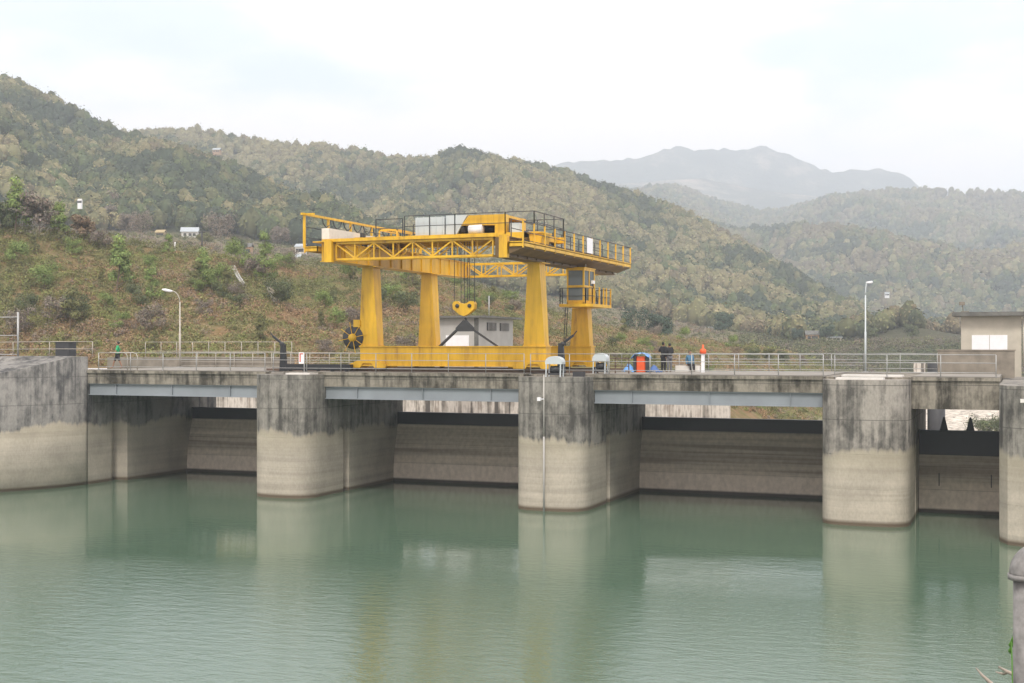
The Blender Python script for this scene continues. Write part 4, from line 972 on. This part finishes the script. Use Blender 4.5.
# trees and bushes as things ------------------------------------------------
def tree_mesh(kind, seed, h):
    """trunk mesh and crown mesh data at the origin"""
    rg = random.Random(seed); mb = MB()
    lean = rg.uniform(-.06,.06)
    top = h*(.9 if kind in ('sapling','pole') else .62)
    path = [Vector((lean*z_*h+.05*h*math.sin(z_*5+seed)*.3, .03*h*math.sin(z_*4+seed*2), z_*top)) for z_ in np.linspace(0,1,7)]
    mb.tube(path, [max(.012*h*(1-.8*i/6), .02) for i in range(7)], 6)
    tips = []
    nb = {'sapling':13,'broad':14,'bare':22,'bush':9,'pole':9}[kind]
    for i in range(nb):
        t = rg.uniform(.18 if kind in ('bush','sapling') else .38, 1.0); a = i*2.4+rg.uniform(-.4,.4)
        p0 = path[min(6,int(t*6))]
        ln = h*{'sapling':.24*(1.25-t),'broad':.34,'bare':.36,'bush':.42,'pole':.14}[kind]*rg.uniform(.6,1.1)
        d1 = Vector((math.cos(a), math.sin(a), rg.uniform(.35,.95))).normalized()
        p1 = p0+d1*ln*.55; p2 = p1+(d1+Vector((rg.uniform(-.3,.3),rg.uniform(-.3,.3),.35))).normalized()*ln*.5
        mb.tube([p0,p1,p2], [.006*h, .004*h, .002*h], 4, False); tips += [p1.lerp(p2,.5), p2]
        if kind == 'bare':
            for q in range(4):
                e = p1.lerp(p2, rg.uniform(0,1)); f_ = e+Vector((rg.uniform(-1,1),rg.uniform(-1,1),rg.uniform(.1,1))).normalized()*ln*.35
                mb.tube([e,f_],[.003*h,.0015*h],3,False)
    tips.append(path[-1])
    return mb, np.array([tuple(p) for p in tips])
TREEPROTO = {}
def tree_data(kind, colkey, col, seed, h):
    key = (kind, colkey, seed)
    if key in TREEPROTO: return TREEPROTO[key]
    mb, tips = tree_mesh(kind, seed, h)
    me = bpy.data.meshes.new('trunk'); me.from_pydata(mb.v, [], mb.f); me.materials.append(M_bark if kind != 'bare' else M_bark_pale)
    n = len(tips); rr = {'sapling':.11,'broad':.15,'bare':.12,'bush':.20,'pole':.10}[kind]*h
    nq = {'sapling':110,'broad':150,'bare':40,'bush':130,'pole':60}[kind]
    r_ = RNG.uniform(.7,1.25,n)*rr
    c = np.array(col)[None]*RNG.uniform(.75,1.25,(n,1))
    V,Fs,T = crown_cloud(tips, r_, r_*RNG.uniform(.7,1.1,n), c, nq, (.015 if kind == 'sapling' else .018)*h if kind != 'bare' else .014*h, .16)
    tmp = np_mesh('crown', V, Fs, M_leaf, T); cm = tmp.data; bpy.data.objects.remove(tmp)
    TREEPROTO[key] = (me, cm, h); return TREEPROTO[key]
COLS = {'bright': (.18,.235,.075), 'olive': (.15,.15,.065), 'dark': (.11,.128,.065), 'grey': (.19,.16,.13), 'russet': (.20,.145,.095), 'bluish': (.07,.10,.07)}
def place_tree(name, xp, d, z, h, kind, colkey, seed, label, group=None, cat_='tree'):
    me, cm, h0 = tree_data(kind, colkey, COLS[colkey], seed, 5.0)
    p = W(xp, d, z); o = empty(name, tuple(p), label, cat_, group, rz=random.uniform(0, 6.28)); sc = h/h0; o.scale = (sc,sc,sc)
    for nm, dat in (('trunk', me), ('crown', cm)):
        c = bpy.data.objects.new(nm, dat); COL.objects.link(c); c.parent = o
    return o
def ground_at(xp, k0, t):
    X,Y,Z,D = surf(k0, np.array([(xp-XS[0])/6.0]), np.array([t])); return float(D[0]), float(Z[0])
def T(name, xp, k0, t, hpx, kind, colkey, seed, label, group=None, cat_='tree'):
    d, z = ground_at(xp, k0, t); return place_tree(name, xp, d, z-.15, hpx*d/F, kind, colkey, seed, label, group, cat_)
# singled-out trees
T('young_tree', 16, 1, .97, 62, 'sapling', 'bright', 1, 'tallest bright green young tree, at the far left above the slope')
T('young_tree', 58, 1, .97, 42, 'sapling', 'bright', 2, 'bright green young tree right of the tallest one at far left')
T('broad_tree', 38, 1, .97, 52, 'broad', 'grey', 3, 'brownish leafless-looking tree between the two bright green ones at far left')
T('broad_tree', 0, 1, .97, 40, 'broad', 'dark', 4, 'dark green tree cut by the left edge of the picture')
T('broad_tree', 84, 1, .97, 34, 'broad', 'russet', 3, 'russet bushy tree at left, just above the green crest')
T('young_tree', 118, 1, .52, 62, 'sapling', 'bright', 1, 'slim bright green sapling on the slope straight above the walker')
T('young_tree', 70, 1, .22, 48, 'sapling', 'olive', 2, 'wide pale green sapling low on the slope above the control cabinet')
T('young_tree', 266, 1, .98, 36, 'sapling', 'bright', 2, 'lone bright green tree standing on the crest left of the crane')
T('young_tree', 168, 1, .93, 24, 'sapling', 'bright', 5, 'small bright green tree on the crest above the left lamp post')
T('broad_tree', 183, 3, .9, 24, 'broad', 'dark', 4, 'round dark green tree behind the long white farmhouse')
T('broad_tree', 140, 3, .55, 40, 'bare', 'grey', 6, 'bare grey tree standing on the terraces left of the white farmhouse')
T('broad_tree', 221, 3, .5, 46, 'bare', 'grey', 7, 'thin bare tree right of the long white farmhouse')
T('broad_tree', 634, 2, 1.0, 44, 'bare', 'bluish', 8, 'dark spreading tree with a forked trunk, just right of the crane cab')
T('broad_tree', 660, 2, 1.0, 40, 'broad', 'bluish', 4, 'dark rounded tree above the people in dark clothes')
T('broad_tree', 655, 2, .7, 22, 'bare', 'grey', 6, 'small bare crooked tree in front of the dark rounded one')
T('broad_tree', 724, 3, .5, 32, 'broad', 'bluish', 3, 'dark bushy tree with yellowish top, above the orange beacon')
T('broad_tree', 797, 3, .96, 18, 'broad', 'bluish', 4, 'dark tree left of the pinkish white house')
T('broad_tree', 826, 4, .02, 22, 'broad', 'bluish', 3, 'dark tree right behind the pinkish white house')
T('broad_tree', 871, 4, .02, 20, 'broad', 'dark', 4, 'dark tree on the far bank just right of the slim lamp post')
T('broad_tree', 912, 4, .02, 22, 'broad', 'dark', 3, 'leftmost dark tree on the far bank near the hut')
T('pole_tree', 110, 4, .02, 40, 'pole', 'grey', 9, 'tall thin pale trunk standing before the forest at left')
for i, (a, hp) in enumerate(((120,26),(160,20),(196,14))): pass
rg = random.Random(5)
REG = [(0,170,'left of the lamp post'),(190,300,'between lamp post and crane'),(310,420,'seen between the left crane legs'),(450,520,'seen beneath the hook'),(600,780,'right of the crane')]
for (xa, xb, where) in REG:
    for colkey, kind, nm, txt, cnt in (('bright','bush','green_bush','bright green bushes on the slope',6),('grey','bush','grey_bush','grey twiggy bushes on the slope',4),('olive','sapling','sapling','small olive saplings on the slope',4),('dark','bush','dark_bush','dark low bushes on the slope',3)):
        ords = {6:['leftmost','second from left','third from left','third from right','second from right','rightmost'],4:['leftmost','second from left','third from left','rightmost'],3:['leftmost','middle','rightmost']}[cnt]
        wd = (xb-xa)/cnt
        for i in range(cnt):
            T(nm, xa+wd*(i+rg.uniform(.2,.8)), 1, rg.uniform(.05,.95), rg.uniform(17,34)*(1.0 if xa < 430 else .62), kind, colkey, rg.choice([2,5,11]), ords[i]+' of the '+txt.replace(' on the slope','')+' '+where, txt+' '+where, 'sapling' if kind == 'sapling' else 'bush')
for i, x in enumerate((8, 30, 62, 96, 128, 205, 240, 280, 330)):
    T('terrace_tree', x, 3, .3+.5*((i*37)%10)/10, rg.uniform(18,30), 'broad', ['dark','grey','olive'][i % 3], [3,4,10][i % 3], ['leftmost','middle','rightmost'][i//3]+' '+['dark green','greyish brown','olive green'][i % 3]+' tree growing on the terraces above the crest', 'terrace trees, '+['dark','brown','olive'][i%3])
# bushes by the river in the narrow bay
for x, hp in ((978,'left'),(990,'middle'),(1002,'right')):
    place_tree('river_bush', x, 150, -2.2, 3.4, 'bush', 'dark', 2, hp+' one of the green bushes beside the sandy river bed in the narrow bay', 'river bushes', 'bush')
for x, t_, hp, ck, kd, lab in ((752,.75,17,'dark','bush','dark low tree clump beside the far railing, right of the orange beacon'),(768,.8,20,'olive','broad','olive tree clump behind the railing, second right of the orange beacon'),(784,.82,18,'dark','broad','dark tree clump behind the railing, third right of the orange beacon'),(803,.85,14,'grey','bush','greyish bush clump behind the railing, farthest right of the orange beacon'),(735,.7,13,'russet','bush','reddish bush just right of the orange beacon'),(150,.62,30,'x','x',''),(182,.35,30,'x','x','')):
    if kd != 'x': T('slope_tree', x, 1, t_, hp, kd, ck, 3, lab)
T('young_tree', 152, 1, .45, 40, 'sapling', 'bright', 5, 'pale green young tree on the slope just left of the lamp head')
T('young_tree', 204, 1, .62, 44, 'sapling', 'bright', 1, 'bright green young tree on the slope just right of the lamp post')
# concrete drain steps on the slope
def strip(pts, wd, mat, nm, lab):
    m = MB()
    P_ = []
    for xp, t in pts:
        d, z = ground_at(xp, 1, t); P_.append(W(xp, d, z+.55))
    for off in (-wd/2, wd/2):
        m.tube([p+Vector((off*CT, off*ST, 0)) for p in P_], .09, 5)
    m.tube([p-Vector((0,0,.15)) for p in P_], wd*.35, 5)
    o = m.build(nm, mat); tag(o, lab, 'drain')
strip([(233,.88),(238,.78),(243,.69)], .32, M_hutg, 'slope_drain', 'pale concrete drain running down the slope left of the crane, upper length')
strip([(268,.66),(273,.56),(277,.47)], .5, M_brownc, 'slope_drain', 'brownish drain on the slope nearest the crane, lower length')
# poles on the terraces
for xp, yb, yt, d, mt, lab in ((175,254,242,165,M_white,'short white post on the crest above the left lamp post'),(202,254,231,170,M_dark,'dark utility pole on the crest right of the short white post'),(489,318,296,150,M_grey,'thin grey mast behind the grey flat-roofed building')):
    p = W(xp, d, ZY(yb, d)); m = MB().tube([p, p+Vector((0,0,(yb-yt)*d/F))], .09, 6).box(p.x-.5,p.x+.5,p.y-.04,p.y+.04,p.z+(yb-yt)*d/F*.92,p.z+(yb-yt)*d/F*.95) if mt is M_dark else MB().tube([p, p+Vector((0,0,(yb-yt)*d/F))], .07, 6)
    tag(m.build('utility_pole', mt), lab, 'pole')

# ------------------------------------------------------------------ people
def skin_mesh(verts, edges, radii, name, mat, parent, sub=2):
    me = bpy.data.meshes.new(name); me.from_pydata(verts, edges, []); o = bpy.data.objects.new(name, me); COL.objects.link(o)
    sk = o.modifiers.new('skin', 'SKIN'); sk.use_smooth_shade = True; o.modifiers.new('sub', 'SUBSURF').levels = sub
    for i, r_ in enumerate(radii): me.skin_vertices[0].data[i].radius = r_ if isinstance(r_, tuple) else (r_, r_)
    me.skin_vertices[0].data[0].use_root = True
    dg = bpy.context.evaluated_depsgraph_get(); ev = o.evaluated_get(dg); m2 = bpy.data.meshes.new_from_object(ev); o.modifiers.clear(); o.data = m2; m2.materials.clear(); m2.materials.append(mat)
    for p_ in m2.polygons: p_.use_smooth = True
    o.parent = parent; return o
M_skin = simple('skin', (.26,.14,.085), .6); M_hair = simple('black_hair', (.012,.010,.010), .5)
def person(loc, rz, label, shirt, trousers, pose='stand', hscale=1.0, shorts=False, long_sleeve=True, arms=None):
    o = empty('person', tuple(loc), label, 'person', None, rz); o.scale = (hscale,)*3
    # faces local -y; x is the body's left-right
    st = {'stand': ((0,0),(0,0)), 'walk': ((-.30,.05),(.28,.10)), 'sit': ((-.42,0),(-.42,0))}[pose]
    hip = .92 if pose != 'sit' else .46
    J = {'pel':(0,0,hip),'waist':(0,0,hip+.15),'chest':(0,.01,hip+.38),'neck':(0,.01,hip+.56),'head0':(0,-.01,hip+.63),'head1':(0,-.02,hip+.72),'head2':(0,-.01,hip+.79)}
    for s_, (fy, up) in zip((-1,1), st):
        k = 'L' if s_ < 0 else 'R'
        J['hip'+k] = (s_*.09,0,hip-.04)
        if pose == 'sit': J['kn'+k] = (s_*.11,-.40,hip+.0); J['an'+k] = (s_*.11,-.42,.08); J['to'+k] = (s_*.11,-.56,.04)
        else: J['kn'+k] = (s_*.10,fy*.55-(.03 if pose=='walk' else .0),.50); J['an'+k] = (s_*.10,fy,.08+up*.6); J['to'+k] = (s_*.11,fy-.15,.04+up*.3)
        J['sh'+k] = (s_*.18,.01,hip+.50)
        a = (arms or {}).get(k) or ((s_*.24,.04 - s_*(.12 if pose=='walk' else 0),hip+.23),(s_*.22,-.05 - s_*(.2 if pose=='walk' else 0),hip-.01))
        J['el'+k], J['wr'+k] = a
        w_ = Vector(a[1]); J['ha'+k] = tuple(w_+(w_-Vector(a[0])).normalized()*.09)
    def chain(names, edges, rad): idx = {q:i for i,q in enumerate(names)}; return [J[q] for q in names], [(idx[a],idx[b_]) for a,b_ in edges], [rad[q] for q in names]
    nm = ['pel','waist','chest','neck','head0','head1','head2']+[a+k for k in 'LR' for a in ('hip','kn','an','to','sh','el','wr','ha')]
    ed = [('pel','waist'),('waist','chest'),('chest','neck'),('neck','head0'),('head0','head1'),('head1','head2')]
    for k in 'LR': ed += [('pel','hip'+k),('hip'+k,'kn'+k),('kn'+k,'an'+k),('an'+k,'to'+k),('chest','sh'+k),('sh'+k,'el'+k),('el'+k,'wr'+k),('wr'+k,'ha'+k)]
    rad = {'pel':(.13,.10),'waist':(.12,.09),'chest':(.145,.10),'neck':.055,'head0':.075,'head1':(.082,.098),'head2':(.06,.07)}
    for k in 'LR': rad.update({'hip'+k:.085,'kn'+k:.055,'an'+k:.04,'to'+k:.035,'sh'+k:.055,'el'+k:.038,'wr'+k:.027,'ha'+k:.032})
    v,e,r_ = chain(nm, ed, rad); skin_mesh(v,e,r_,'body',M_skin,o)
    n2 = ['waist','pel','chest','neck']+[a+k for k in 'LR' for a in (('sh','el','wr') if long_sleeve else ('sh','el'))]
    J2 = dict(J); J2['neck'] = (0,.01,hip+.53); Jb = J; 
    e2 = [('waist','pel'),('waist','chest'),('chest','neck')]
    for k in 'LR': e2 += [('chest','sh'+k),('sh'+k,'el'+k)]+([('el'+k,'wr'+k)] if long_sleeve else [])
    rad2 = dict(rad); rad2.update({'waist':(.145,.115),'pel':(.15,.12),'chest':(.175,.13),'neck':.078})
    for k in 'LR': rad2.update({'sh'+k:.088,'el'+k:.055,'wr'+k:.042})
    idx = {q:i for i,q in enumerate(n2)}; skin_mesh([J2[q] for q in n2],[(idx[a],idx[b_]) for a,b_ in e2],[rad2[q] for q in n2],'shirt',shirt,o)
    n3 = ['pel']+[a+k for k in 'LR' for a in (('hip','kn') if shorts else ('hip','kn','an'))]; e3 = []
    for k in 'LR': e3 += [('pel','hip'+k),('hip'+k,'kn'+k)]+([] if shorts else [('kn'+k,'an'+k)])
    rad3 = {'pel':(.142,.115)}
    for k in 'LR': rad3.update({'hip'+k:.10,'kn'+k:.078,'an'+k:.06})
    idx = {q:i for i,q in enumerate(n3)}; skin_mesh([J[q] for q in n3],[(idx[a],idx[b_]) for a,b_ in e3],[rad3[q] for q in n3],'trousers',trousers,o)
    skin_mesh([(0,.045,hip+.64),(0,.04,hip+.74),(0,-.005,hip+.83)],[(0,1),(1,2)],[(.075,.07),(.10,.10),(.07,.075)],'hair',M_hair,o)
    return o
M_green = simple('green_shirt', (.03,.38,.15), .8); M_blk = simple('dark_cloth', (.02,.02,.024), .85); M_gry = simple('grey_cloth', (.13,.13,.14), .85); M_blu = simple('blue_cloth', (.06,.16,.26), .8)
pg = W(117.5, 88.9, ZD+.06); person(pg, TH-PI/2+.3, 'person in a green shirt and dark shorts walking at the left end of the deck', M_green, M_blk, 'walk', 1.08, shorts=True, long_sleeve=False)
pa = W(663.5, 78.5, ZD+.06); person(pa, TH+PI*.75, 'person in black leaning close, left one of the two standing together', M_blk, M_blk, 'stand', 1.04, arms={'R':((.27,.10,1.20),(.12,-.16,1.22))})
pb_ = W(669.5, 78.0, ZD+.06); person(pb_, TH+PI*1.12, 'person with a dark vest, white sleeve and grey trousers, right one of the two', M_blk, M_gry, 'stand', 1.0, arms={'L':((-.26,-.02,1.16),(-.16,-.2,1.15))})
pc = W(690, 79.2, ZD+.06); person(pc, TH+.2, 'person in a blue top seated on the pale block, only head and shoulders clear', M_blu, M_blk, 'sit', 1.0)

# ------------------------------------------------------------------ foreground: pipe post, twig
fp = empty('pipe_railing', tuple(W(1027, 6.0, 7.3)), 'thick grey pipe post with a bent top in the lower right corner', 'pipe')
M_pipe = simple('old_steel_pipe', (.20,.195,.19), .75, .1, .3, 25)
a = W(1027, 6.0, 7.0); top = ZY(573, 6.0); ax_ = Vector((CT,ST,0))
MB().tube([a, Vector((a.x,a.y,top))], .060, 24).build('post', M_pipe, fp)
pts = [Vector((a.x,a.y,top-.01))]+[Vector((a.x, a.y, top))+ax_*.09*(1-math.cos(i/9*PI/2))+Vector((0,0,.07*math.sin(i/9*PI/2))) for i in range(10)]
pts.append(pts[-1]+ax_*.5)
MB().tube(pts, .078, 24).build('elbow', M_pipe, fp)
MB().tube([Vector((a.x,a.y,top-.03)), Vector((a.x,a.y,top-.005))], .084, 24).build('collar', M_pipe, fp)
tw = MB()
def ww(x, y, d): return W(x, d, ZY(y, d))
tw.tube([ww(1040,684,7.6), ww(1022,678,7.8), ww(1008,672,8), ww(999,667,8.1)], [.016,.013,.011,.006], 6)
tw.tube([ww(1008,672,8), ww(1003,674,8.1), ww(996,672,8.2)], [.010,.008,.004], 5)
tw.tube([ww(1004,700,7.6), ww(992,684,8), ww(983,676,8.2), ww(976,668,8.4)], [.014,.012,.009,.004], 6)
t_ = tw.build('dead_branch', M_bark_pale); tag(t_, 'dry forked twig poking up from the lower edge, left of the pipe post', 'branch')
lf = MB()
for (x, y, s_) in ((1011,645,.028),(1013,640,.024),(1010,651,.022)):
    p = ww(x, y, 7.2); lf.add([p+Vector((-s_*.5,0,0)), p+Vector((0,.02,-s_)), p+Vector((s_*.5,.01,0)), p+Vector((0,0,s_))], [(0,1,2,3)])
M_lf = simple('green_leaf', (.10,.24,.04), .5)
lo = empty('leafy_shoot', tuple(ww(1010,660,7.2)), 'small green leafy shoot beside the pipe post', 'plant')
lf.build('leaf', M_lf, lo); MB().tube([ww(1013,700,7.2), ww(1012,660,7.2), ww(1011,642,7.2)], .004, 5).build('stem', M_lf, lo)
